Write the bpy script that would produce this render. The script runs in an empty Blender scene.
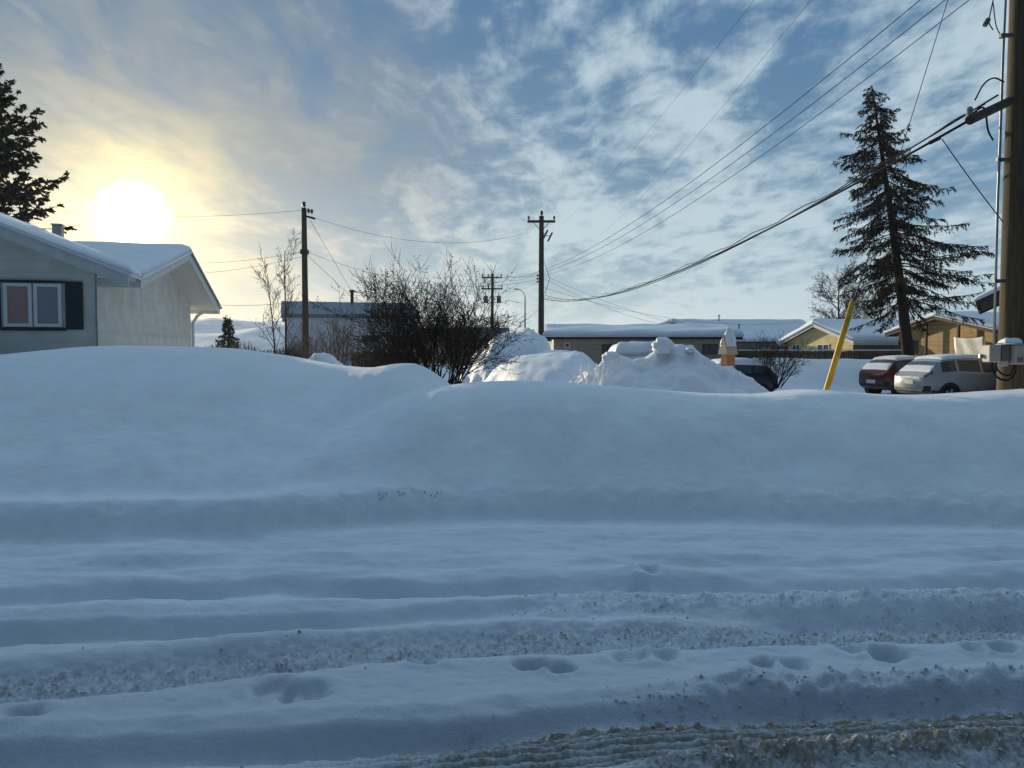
import bpy, math, random
import numpy as np
from mathutils import Vector, Matrix

PI = math.pi
S = bpy.context.scene
C = S.collection
rnd = random.Random(7)

# ------------------------------------------------------------------ camera
F = 770.0
EYE = Vector((0, 0, 1.6))
PITCH = math.atan(32 / F)
camd = bpy.data.cameras.new('camera')
cam = bpy.data.objects.new('camera', camd)
C.objects.link(cam)
S.camera = cam
camd.sensor_width = 36
camd.lens = F / 1024 * 36
camd.clip_start = 0.05
camd.clip_end = 5000
cam.location = EYE
cam.rotation_euler = (PI / 2 - PITCH, 0, 0)
RM = Matrix.Rotation(PI / 2 - PITCH, 3, 'X')


def at(px, py, Y):
    """world point seen at a pixel of the reference at distance Y along the street normal"""
    d = RM @ Vector(((px - 512) / F, (384 - py) / F, -1))
    return EYE + d * (Y / d.y)


def gp(px, py, z=0.0):
    d = RM @ Vector(((px - 512) / F, (384 - py) / F, -1))
    return EYE + d * ((z - EYE.z) / d.z)


# ------------------------------------------------------------------ noise
_p = np.random.RandomState(3).permutation(256)
_p = np.concatenate([_p, _p, _p])
_g = np.random.RandomState(5).rand(256) * 2 * PI


def perlin(x, y):
    xi = np.floor(x).astype(int); yi = np.floor(y).astype(int)
    xf = x - xi; yf = y - yi
    xi &= 255; yi &= 255
    u = xf * xf * xf * (xf * (xf * 6 - 15) + 10)
    v = yf * yf * yf * (yf * (yf * 6 - 15) + 10)

    def gr(ix, iy, fx, fy):
        a = _g[_p[_p[ix & 255] + (iy & 255)]]
        return np.cos(a) * fx + np.sin(a) * fy
    n00 = gr(xi, yi, xf, yf); n10 = gr(xi + 1, yi, xf - 1, yf)
    n01 = gr(xi, yi + 1, xf, yf - 1); n11 = gr(xi + 1, yi + 1, xf - 1, yf - 1)
    return ((n00 * (1 - u) + n10 * u) * (1 - v) + (n01 * (1 - u) + n11 * u) * v) * 1.4


def fbm(x, y, o=4, g=.5):
    s = 0; a = 1.0; f = 1.0
    for i in range(o):
        s = s + a * perlin(x * f + 17.3 * i, y * f - 9.1 * i)
        a *= g; f *= 2.03
    return s


def sst(a, b, x):
    t = np.clip((x - a) / (b - a), 0, 1)
    return t * t * (3 - 2 * t)


# ------------------------------------------------------------------ mesh builder
class MB:
    def __init__(s):
        s.v = []; s.f = []

    def add(s, vs, fs):
        n = len(s.v)
        s.v.extend([tuple(v) for v in vs])
        s.f.extend([tuple(i + n for i in f) for f in fs])
        return s

    def box(s, x0, x1, y0, y1, z0, z1, M=None, bev=0.0):
        if bev > 0:
            b = min(bev, (x1 - x0) * .45, (y1 - y0) * .45, (z1 - z0) * .45)
            vs = []; idx = {}
            for i, x in enumerate((x0, x1)):
                for j, y in enumerate((y0, y1)):
                    for k, z in enumerate((z0, z1)):
                        sx = b if i == 0 else -b; sy = b if j == 0 else -b; sz = b if k == 0 else -b
                        for a, p in enumerate(((x, y + sy, z + sz), (x + sx, y, z + sz), (x + sx, y + sy, z))):
                            idx[(i, j, k, a)] = len(vs); vs.append(p)
            g = lambda i, j, k, a: idx[(i, j, k, a)]
            fs = []
            for i in (0, 1):
                q = [g(i, 0, 0, 0), g(i, 1, 0, 0), g(i, 1, 1, 0), g(i, 0, 1, 0)]; fs.append(q if i else q[::-1])
                q = [g(0, i, 0, 1), g(0, i, 1, 1), g(1, i, 1, 1), g(1, i, 0, 1)]; fs.append(q if i else q[::-1])
                q = [g(0, 0, i, 2), g(1, 0, i, 2), g(1, 1, i, 2), g(0, 1, i, 2)]; fs.append(q if i else q[::-1])
            for j in (0, 1):
                for k in (0, 1):
                    q = [g(0, j, k, 1), g(1, j, k, 1), g(1, j, k, 2), g(0, j, k, 2)]; fs.append(q if j == k else q[::-1])
                    q = [g(j, 0, k, 0), g(j, 0, k, 2), g(j, 1, k, 2), g(j, 1, k, 0)]; fs.append(q if j == k else q[::-1])
                    q = [g(j, k, 0, 0), g(j, k, 1, 0), g(j, k, 1, 1), g(j, k, 0, 1)]; fs.append(q if j == k else q[::-1])
            for i in (0, 1):
                for j in (0, 1):
                    for k in (0, 1):
                        q = [g(i, j, k, 0), g(i, j, k, 1), g(i, j, k, 2)]
                        fs.append(q if (i + j + k) % 2 else q[::-1])
        else:
            vs = [(x, y, z) for x in (x0, x1) for y in (y0, y1) for z in (z0, z1)]
            fs = [(0, 1, 3, 2), (4, 6, 7, 5), (0, 4, 5, 1), (2, 3, 7, 6), (0, 2, 6, 4), (1, 5, 7, 3)]
        if M is not None:
            vs = [M @ Vector(v) for v in vs]
        return s.add(vs, fs)

    def curve(s, pts, rad, k=8, m=6):
        P = [Vector(p) for p in pts]; P = [P[0] * 2 - P[1]] + P + [P[-1] * 2 - P[-2]]; o = []
        for i in range(1, len(P) - 2):
            for j in range(m):
                t = j / m; a, b, c, d = P[i - 1:i + 3]
                o.append(.5 * (2 * b + (c - a) * t + (2 * a - 5 * b + 4 * c - d) * t * t + (3 * b - a - 3 * c + d) * t ** 3))
        o.append(P[-2])
        return s.tube(o, rad, k)

    def tube(s, pts, rad, k=6, cap=True):
        pts = [Vector(p) for p in pts]
        n = len(pts)
        if not hasattr(rad, '__len__'):
            rad = [rad] * n
        base = len(s.v)
        up = None
        for i, p in enumerate(pts):
            d = (pts[min(i + 1, n - 1)] - pts[max(i - 1, 0)])
            if d.length < 1e-9: d = Vector((0, 0, 1))
            d.normalize()
            if up is None:
                up = Vector((0, 0, 1)) if abs(d.z) < .9 else Vector((1, 0, 0))
            a = d.cross(up)
            if a.length < 1e-4:
                a = d.cross(Vector((0.3, 1, .2)))
            a.normalize(); b = a.cross(d); up = b
            for j in range(k):
                t = 2 * PI * j / k
                q = p + (a * math.cos(t) + b * math.sin(t)) * rad[i]
                s.v.append((q.x, q.y, q.z))
        for i in range(n - 1):
            for j in range(k):
                j2 = (j + 1) % k
                s.f.append((base + i * k + j, base + i * k + j2, base + (i + 1) * k + j2, base + (i + 1) * k + j))
        if cap and k > 2:
            s.f.append(tuple(base + j for j in range(k))[::-1])
            s.f.append(tuple(base + (n - 1) * k + j for j in range(k)))
        return s

    def lathe(s, prof, o=(0, 0, 0), k=16, axis='Z'):
        o = Vector(o); base = len(s.v)
        for r, h in prof:
            for j in range(k):
                t = 2 * PI * j / k
                c, sn = r * math.cos(t), r * math.sin(t)
                p = {'Z': (c, sn, h), 'Y': (c, h, -sn), 'X': (h, c, sn)}[axis]
                s.v.append((o.x + p[0], o.y + p[1], o.z + p[2]))
        for i in range(len(prof) - 1):
            for j in range(k):
                j2 = (j + 1) % k
                s.f.append((base + i * k + j, base + i * k + j2, base + (i + 1) * k + j2, base + (i + 1) * k + j))
        s.f.append(tuple(base + j for j in range(k))[::-1])
        s.f.append(tuple(base + (len(prof) - 1) * k + j for j in range(k)))
        return s

    def build(s, name, mat, parent=None, smooth=False, loc=None):
        me = bpy.data.meshes.new(name)
        me.from_pydata(s.v, [], s.f)
        if smooth:
            me.polygons.foreach_set('use_smooth', np.ones(len(me.polygons), dtype=bool))
        me.materials.append(mat)
        me.update()
        o = bpy.data.objects.new(name, me)
        C.objects.link(o)
        if parent is not None: o.parent = parent
        if loc is not None: o.location = loc
        return o


def tag(o, label, cat, group=None, kind=None):
    if label: o['label'] = label
    if cat: o['category'] = cat
    if group: o['group'] = group
    if kind: o['kind'] = kind
    return o


def thing(name, label, cat, loc=(0, 0, 0), rz=0.0, group=None):
    o = bpy.data.objects.new(name, None)
    o.empty_display_size = .2
    C.objects.link(o)
    o.location = loc; o.rotation_euler = (0, 0, rz)
    return tag(o, label, cat, group)


# ------------------------------------------------------------------ materials
def nmat(name):
    m = bpy.data.materials.new(name); m.use_nodes = True
    nt = m.node_tree
    b = nt.nodes['Principled BSDF']
    return m, nt, b


def N(nt, typ, **kw):
    n = nt.nodes.new(typ)
    for k, v in kw.items():
        if k.startswith('i_'):
            n.inputs[k[2:].replace('_', ' ')].default_value = v
        else:
            setattr(n, k, v)
    return n


def mat(name, col, rough=.7, metal=0.0, var=.25, scale=6.0, bump=.2, bscale=None, bdist=.01, spec=.3, col2=None, stretch=(1, 1, 1)):
    m, nt, b = nmat(name)
    L = nt.links.new
    b.inputs['Roughness'].default_value = rough
    b.inputs['Metallic'].default_value = metal
    b.inputs['Specular IOR Level'].default_value = spec
    tc = N(nt, 'ShaderNodeTexCoord')
    mp = N(nt, 'ShaderNodeMapping'); mp.inputs['Scale'].default_value = stretch
    L(tc.outputs['Object'], mp.inputs['Vector'])
    nz = N(nt, 'ShaderNodeTexNoise', i_Scale=scale, i_Detail=6.0, i_Roughness=.65)
    L(mp.outputs[0], nz.inputs['Vector'])
    cr = N(nt, 'ShaderNodeValToRGB')
    c2 = col2 or tuple(c * (1 - var) for c in col)
    c1 = tuple(min(1, c * (1 + var * .6)) for c in col)
    cr.color_ramp.elements[0].position = .35; cr.color_ramp.elements[1].position = .65
    cr.color_ramp.elements[0].color = (*c2, 1); cr.color_ramp.elements[1].color = (*c1, 1)
    L(nz.outputs['Fac'], cr.inputs['Fac'])
    L(cr.outputs['Color'], b.inputs['Base Color'])
    if bump:
        n2 = N(nt, 'ShaderNodeTexNoise', i_Scale=bscale or scale * 4, i_Detail=5.0)
        L(mp.outputs[0], n2.inputs['Vector'])
        bp = N(nt, 'ShaderNodeBump', i_Strength=bump, i_Distance=bdist)
        L(n2.outputs['Fac'], bp.inputs['Height']); L(bp.outputs[0], b.inputs['Normal'])
    return m


def siding(name, col, pitch=.2, axis='Z', depth=.5, var=.12, rough=.7, lapmin=.7):
    m, nt, b = nmat(name)
    L = nt.links.new
    b.inputs['Roughness'].default_value = rough
    b.inputs['Specular IOR Level'].default_value = .3
    tc = N(nt, 'ShaderNodeTexCoord')
    w = N(nt, 'ShaderNodeTexWave', wave_type='BANDS', bands_direction=axis, wave_profile='SAW')
    w.inputs['Scale'].default_value = .314 / pitch
    L(tc.outputs['Object'], w.inputs['Vector'])
    nz = N(nt, 'ShaderNodeTexNoise', i_Scale=2.0, i_Detail=6.0)
    L(tc.outputs['Object'], nz.inputs['Vector'])
    cr = N(nt, 'ShaderNodeValToRGB')
    cr.color_ramp.elements[0].position = .3; cr.color_ramp.elements[1].position = .7
    cr.color_ramp.elements[0].color = (*[c * (1 - var) for c in col], 1)
    cr.color_ramp.elements[1].color = (*[min(1, c * (1 + var)) for c in col], 1)
    L(nz.outputs['Fac'], cr.inputs['Fac']); L(cr.outputs[0], b.inputs['Base Color'])
    lap = N(nt, 'ShaderNodeMapRange'); lap.inputs['From Min'].default_value = 0; lap.inputs['From Max'].default_value = .22
    lap.inputs['To Min'].default_value = lapmin; lap.inputs['To Max'].default_value = 1
    L(w.outputs['Fac'], lap.inputs['Value'])
    mu = N(nt, 'ShaderNodeMixRGB', blend_type='MULTIPLY'); mu.inputs['Fac'].default_value = 1
    L(cr.outputs[0], mu.inputs['Color1']); L(lap.outputs[0], mu.inputs['Color2']); L(mu.outputs[0], b.inputs['Base Color'])
    bp = N(nt, 'ShaderNodeBump', i_Strength=depth, i_Distance=.03)
    L(w.outputs['Fac'], bp.inputs['Height']); L(bp.outputs[0], b.inputs['Normal'])
    return m


def snow_mat(name, col=(.80, .83, .87), dirty=False, bump=.35):
    m, nt, b = nmat(name)
    L = nt.links.new
    b.inputs['Roughness'].default_value = .62
    b.inputs['Specular IOR Level'].default_value = .25
    tc = N(nt, 'ShaderNodeTexCoord')
    nz = N(nt, 'ShaderNodeTexNoise', i_Scale=1.3, i_Detail=8.0, i_Roughness=.6)
    L(tc.outputs['Object'], nz.inputs['Vector'])
    cr = N(nt, 'ShaderNodeValToRGB')
    cr.color_ramp.elements[0].position = .3; cr.color_ramp.elements[1].position = .7
    cr.color_ramp.elements[0].color = (*[c * .93 for c in col], 1)
    cr.color_ramp.elements[1].color = (*[min(.9, c * 1.04) for c in col], 1)
    L(nz.outputs['Fac'], cr.inputs['Fac'])
    out = cr.outputs[0]
    if dirty:
        at_ = N(nt, 'ShaderNodeAttribute', attribute_name='dirt')
        n3 = N(nt, 'ShaderNodeTexNoise', i_Scale=55.0, i_Detail=4.0, i_Roughness=.7)
        L(tc.outputs['Object'], n3.inputs['Vector'])
        n4 = N(nt, 'ShaderNodeTexNoise', i_Scale=5.0, i_Detail=5.0)
        L(tc.outputs['Object'], n4.inputs['Vector'])
        # dirt amount = smoothstep(noise threshold moved by attribute)
        a1 = N(nt, 'ShaderNodeMath', operation='MULTIPLY_ADD'); a1.inputs[1].default_value = .55
        L(n4.outputs['Fac'], a1.inputs[0]); L(n3.outputs['Fac'], a1.inputs[2])
        a2 = N(nt, 'ShaderNodeMath', operation='MULTIPLY_ADD'); a2.inputs[1].default_value = .62
        L(at_.outputs['Fac'], a2.inputs[0]); L(a1.outputs[0], a2.inputs[2])
        mr = N(nt, 'ShaderNodeMapRange', interpolation_type='SMOOTHSTEP')
        mr.inputs['From Min'].default_value = .85; mr.inputs['From Max'].default_value = 1.4
        L(a2.outputs[0], mr.inputs['Value'])
        mx = N(nt, 'ShaderNodeMixRGB'); mx.inputs['Color2'].default_value = (.21, .185, .14, 1)
        L(mr.outputs[0], mx.inputs['Fac']); L(out, mx.inputs['Color1'])
        # packed grey road snow, with shade painted in towards the camera
        at2 = N(nt, 'ShaderNodeAttribute', attribute_name='packed_shade')
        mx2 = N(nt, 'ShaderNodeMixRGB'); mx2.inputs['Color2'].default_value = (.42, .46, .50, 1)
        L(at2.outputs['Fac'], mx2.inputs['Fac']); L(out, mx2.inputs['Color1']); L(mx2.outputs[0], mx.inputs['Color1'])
        out = mx.outputs[0]
    L(out, b.inputs['Base Color'])
    n2 = N(nt, 'ShaderNodeTexNoise', i_Scale=60.0, i_Detail=6.0, i_Roughness=.7)
    L(tc.outputs['Object'], n2.inputs['Vector'])
    bp = N(nt, 'ShaderNodeBump', i_Strength=bump, i_Distance=.012)
    L(n2.outputs['Fac'], bp.inputs['Height'])
    mp = N(nt, 'ShaderNodeMapping'); mp.inputs['Scale'].default_value = (1, 2.2, 1.6)
    L(tc.outputs['Object'], mp.inputs['Vector'])
    n5 = N(nt, 'ShaderNodeTexNoise', i_Scale=7.0, i_Detail=7.0, i_Roughness=.62)
    L(mp.outputs[0], n5.inputs['Vector'])
    bp2 = N(nt, 'ShaderNodeBump', i_Strength=.22, i_Distance=.05)
    L(n5.outputs['Fac'], bp2.inputs['Height']); L(bp.outputs[0], bp2.inputs['Normal']); L(bp2.outputs[0], b.inputs['Normal'])
    return m


def paint(name, col, metal):
    """car paint with road salt and slush dried on its lower part"""
    m, nt, b = nmat(name)
    L = nt.links.new
    b.inputs['Metallic'].default_value = metal; b.inputs['Specular IOR Level'].default_value = .5
    tc = N(nt, 'ShaderNodeTexCoord'); sp = N(nt, 'ShaderNodeSeparateXYZ'); L(tc.outputs['Object'], sp.inputs[0])
    nz = N(nt, 'ShaderNodeTexNoise', i_Scale=5.0, i_Detail=7.0, i_Roughness=.7); L(tc.outputs['Object'], nz.inputs['Vector'])
    a = N(nt, 'ShaderNodeMath', operation='MULTIPLY_ADD'); a.inputs[1].default_value = .7; L(nz.outputs['Fac'], a.inputs[0])
    iv = N(nt, 'ShaderNodeMath', operation='SUBTRACT'); iv.inputs[0].default_value = .55; L(sp.outputs['Z'], iv.inputs[1]); L(iv.outputs[0], a.inputs[2])
    mr = N(nt, 'ShaderNodeMapRange', interpolation_type='SMOOTHSTEP'); mr.inputs['From Min'].default_value = -.1; mr.inputs['From Max'].default_value = .75; mr.inputs['To Max'].default_value = .8
    L(a.outputs[0], mr.inputs['Value'])
    mx = N(nt, 'ShaderNodeMixRGB'); mx.inputs['Color1'].default_value = (*col, 1); mx.inputs['Color2'].default_value = (.20, .185, .165, 1)
    L(mr.outputs[0], mx.inputs['Fac']); L(mx.outputs[0], b.inputs['Base Color'])
    rr = N(nt, 'ShaderNodeMapRange'); rr.inputs['To Min'].default_value = .3; rr.inputs['To Max'].default_value = .85; L(mr.outputs[0], rr.inputs['Value']); L(rr.outputs[0], b.inputs['Roughness'])
    return m


def glass_mat(name, col=(.03, .04, .05), rough=.06, spec=.5):
    m, nt, b = nmat(name)
    b.inputs['Base Color'].default_value = (*col, 1)
    b.inputs['Roughness'].default_value = rough
    b.inputs['Specular IOR Level'].default_value = spec
    nz = N(nt, 'ShaderNodeTexNoise', i_Scale=1.5, i_Detail=2.0)
    bp = N(nt, 'ShaderNodeBump', i_Strength=.05, i_Distance=.02)
    nt.links.new(nz.outputs['Fac'], bp.inputs['Height']); nt.links.new(bp.outputs[0], b.inputs['Normal'])
    return m


M = {}
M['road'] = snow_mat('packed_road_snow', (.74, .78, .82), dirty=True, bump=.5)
M['bank'] = snow_mat('fresh_bank_snow', (.82, .85, .88), dirty=True)
M['snow'] = snow_mat('fresh_snow', (.82, .84, .87))
M['cream'] = siding('cream_siding', (.64, .62, .55), .22, depth=.35, lapmin=.9)
M['white_siding'] = siding('white_siding', (.74, .75, .76), .25, lapmin=.88)
M['yellow'] = siding('yellow_siding', (.76, .60, .25), .2)
M['tan'] = siding('tan_siding', (.36, .31, .23), .22)
M['logs'] = siding('log_wall', (.50, .32, .13), .24, depth=.9, var=.25)
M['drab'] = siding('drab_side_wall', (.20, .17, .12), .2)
M['orange_wood'] = siding('orange_boards', (.52, .22, .08), .14, depth=.6, var=.25)
M['sunlit_wood'] = siding('sunlit_boards', (.66, .46, .30), .14, depth=.6, var=.2)  # shelter peak boards: sunlight painted in as a paler tone, lightly snow-dusted
M['fence_wood'] = mat('weathered_fence', (.10, .075, .055), .85, scale=3, stretch=(6, 6, .6))
M['dark_roof'] = mat('dark_shingle', (.06, .055, .055), .9, scale=9)
M['metal_roof'] = mat('blue_grey_metal_roof', (.16, .20, .24), .45, metal=.2, var=.12, scale=1.5, bump=.05)
M['navy_roof'] = mat('navy_metal_roof', (.045, .06, .085), .5, metal=.2, var=.12, scale=1.5, bump=.05)
M['soffit'] = mat('soffit_brown', (.12, .085, .055), .8)
M['cream_soffit'] = mat('cream_soffit', (.58, .56, .50), .7, var=.08)
M['fascia_white'] = mat('fascia_white', (.62, .62, .60), .6, var=.1)
M['fascia_dark'] = mat('fascia_dark', (.045, .042, .042), .7)
M['frame_white'] = mat('window_frame_white', (.78, .78, .76), .45, var=.06)
M['curtain_red'] = glass_mat('red_curtained_glass', (.42, .27, .22), .12)
M['shutter'] = siding('shutter_dark', (.05, .055, .06), .06, depth=.6)
M['pane'] = glass_mat('window_glass', (.06, .075, .09))
M['curtain'] = glass_mat('curtained_window_glass', (.30, .30, .30), .12)
M['pole'] = mat('pole_wood', (.085, .065, .038), .85, var=.35, scale=5, bump=.7, stretch=(5, 5, .35), bdist=.015)
M['pole_dark'] = mat('pole_wood_dark', (.075, .06, .048), .9, var=.3, scale=4, stretch=(5, 5, .4))
M['crossarm'] = mat('crossarm_wood', (.055, .042, .032), .85, var=.3, scale=4)
M['steel'] = mat('galvanised_steel', (.28, .285, .29), .5, metal=.8, var=.15, scale=8, bump=.1)
M['box_grey'] = mat('box_grey_paint', (.30, .31, .30), .5, var=.12, scale=4, bump=.08)
M['box_dark'] = mat('box_dark_grey', (.11, .115, .12), .5, var=.12, scale=4, bump=.08)
M['ceramic'] = mat('insulator_ceramic', (.30, .27, .25), .35, var=.08)
M['brown_ceramic'] = mat('brown_insulator', (.05, .035, .03), .5, var=.08)
M['black'] = mat('black_rubber', (.014, .014, .015), .9, var=.2, spec=.1)
M['wire'] = mat('weathered_wire', (.03, .03, .032), .9, var=.2, spec=.1)
M['wire_light'] = mat('aluminium_wire', (.30, .31, .32), .4, metal=.6, var=.1)
M['yellow_plastic'] = mat('yellow_guard_plastic', (.70, .41, .03), .55, var=.4, scale=9, bump=.2, stretch=(1, 1, .4))
M['bark_dark'] = mat('dark_bark', (.035, .026, .020), .95, var=.35, scale=8, bump=.5)
M['bark'] = mat('grey_brown_bark', (.085, .062, .045), .95, var=.35, scale=9)
M['bark_pale'] = mat('pale_twig_bark', (.16, .115, .085), .9, var=.3, scale=9)
M['needles'] = mat('spruce_needles', (.022, .026, .018), .9, var=.45, scale=1.4, bump=0, col2=(.030, .022, .015))
M['pine'] = mat('pine_needles', (.028, .042, .026), .85, var=.4, scale=1.2, bump=0)
M['dry_leaf'] = mat('dry_leaves', (.085, .060, .030), .85, var=.4, scale=3, bump=0)
M['hedge'] = mat('dry_brush', (.15, .115, .075), .95, var=.4, scale=2)
M['hill'] = mat('snowy_hill', (.78, .82, .86), .9, var=.3, scale=.03, bump=0, col2=(.50, .56, .62))
M['red_paint'] = paint('burgundy_paint', (.06, .006, .009), .3)
M['white_paint'] = paint('silver_white_paint', (.40, .40, .395), .3)
M['navy_paint'] = paint('dark_blue_paint', (.012, .02, .05), .3)
M['trim'] = mat('black_trim', (.02, .02, .02), .5, var=.2)
M['tail'] = mat('tail_light_red', (.22, .012, .01), .15, var=.1, bump=0, spec=.6)
M['plate'] = mat('plate_white', (.6, .6, .58), .4, var=.05, bump=0)
M['rim'] = mat('alloy_rim', (.35, .35, .36), .35, metal=.8, var=.1, bump=0)
M['tarp'] = mat('white_tarp', (.74, .72, .66), .55, var=.12, scale=2.5, bump=.5, bdist=.05)
M['lamp_clear'] = glass_mat('clear_lens', (.5, .5, .5), .1)

# ------------------------------------------------------------------ terrain
def track(pts):
    w = sorted([(gp(a, b).x, gp(a, b).y) for a, b in pts])
    xs = [p[0] for p in w]; ys = [p[1] for p in w]
    xs = [xs[0] - 12] + xs + [xs[-1] + 12]
    ys = [ys[0] - .8] + ys + [ys[-1] + .1]
    k = np.ones(9) / 9

    def f(x):
        g = np.linspace(xs[0], xs[-1], 600)
        v = np.interp(g, xs, ys)
        v = np.convolve(np.pad(v, 12, mode='edge'), np.ones(25) / 25, mode='valid')
        return np.interp(x, g, v)
    return f


T_base = track([(0, 546), (130, 545), (260, 541), (400, 529), (512, 526), (700, 528), (1024, 533)])
T1 = track([(0, 590), (250, 583), (500, 586), (760, 583), (1024, 578)])
TB = track([(0, 630), (250, 622), (420, 612), (600, 606), (1024, 607)])
TC = track([(0, 690), (150, 673), (300, 656), (500, 638), (760, 632), (1024, 628)])
TF = track([(0, 748), (300, 738), (460, 728), (560, 718), (700, 706), (1024, 694)])
TG = track([(360, 775), (560, 746), (800, 731), (1024, 722)])
TH = track([(520, 790), (700, 775), (800, 764), (900, 755), (1024, 752)])

CL = [(-40, 1.5), (-12, 1.5), (-7.3, 1.52), (-6.6, 1.60), (-5.6, 1.69), (-4.6, 1.68), (-3.9, 1.65), (-3.1, 1.53), (-2.55, 1.42), (-2.05, 1.36),
      (-1.75, 1.42), (-1.5, 1.46), (-1.25, 1.40), (-.95, 1.15), (-.5, .85), (.5, .55), (3, .3), (40, .3)]
CR = [(-40, .0), (-5, .12), (-4, .25), (-3, .42), (-2.3, .66), (-1.7, .90), (-1.25, 1.09), (-.95, 1.17), (-.6, 1.215), (-.2, 1.245), (.3, 1.25), (.8, 1.215), (1.4, 1.175),
      (2.1, 1.115), (2.7, 1.085), (3.1, 1.085), (3.4, 1.13), (3.75, 1.145), (4.1, 1.11), (4.6, 1.075), (5.2, 1.075), (6, 1.12), (8, 1.2), (14, 1.15), (40, 1.1)]


def curve(pts, sm=9):
    xs = np.array([p[0] for p in pts]); ys = np.array([p[1] for p in pts])
    g = np.linspace(xs[0], xs[-1], 1601)
    v = np.interp(g, xs, ys)
    v = np.convolve(np.pad(v, sm // 2, mode='edge'), np.ones(sm) / sm, mode='valid')
    return lambda x: np.interp(x, g, v)


cL = curve(CL); cR = curve(CR)
FEET = []
for (px, py, w, dbl) in [(272, 692, .16, 0), (305, 695, .2, 0), (425, 663, .13, 1), (530, 667, .13, 0), (562, 668, .13, 0), (632, 657, .15, 0), (662, 657, .14, 0),
                         (765, 664, .12, 0), (796, 665, .12, 0), (850, 650, .15, 1), (888, 656, .15, 0), (972, 651, .11, 0), (1000, 651, .11, 0), (22, 716, .15, 1),
                         (650, 575, .14, 0), (640, 583, .14, 0), (1065, 650, .12, 0), (-60, 730, .2, 1)]:
    p = gp(px, py); FEET.append((p.x, p.y, w))


def field(x, y):
    """level of the snow behind the bank"""
    left = 1.05 - .15 * sst(-14, -30, x) - .45 * sst(13, 17, y) * sst(-14, -9, x)
    mid = .05
    right = -.25
    z = left + (mid - left) * sst(-6.0, -2.0, x)
    z = z + (right - z) * sst(4.5, 10.5, x)
    # berm in front of the wooden fence
    berm = sst(33, 45, y - .05 * x) * sst(7, 15, x + .0 * y) * (1 - sst(48, 60, y) * .2)
    z = z + 1.45 * berm * (1 - .3 * sst(30, 40, x))
    z = z + (1.1 - z) * sst(52, 90, y) * (1 - berm)
    z = z + .10 * fbm(x * .35, y * .35, 4) * sst(9, 14, y) * (1 - .6 * sst(8, 12, x) * (1 - sst(30, 36, y)))
    return z


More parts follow.
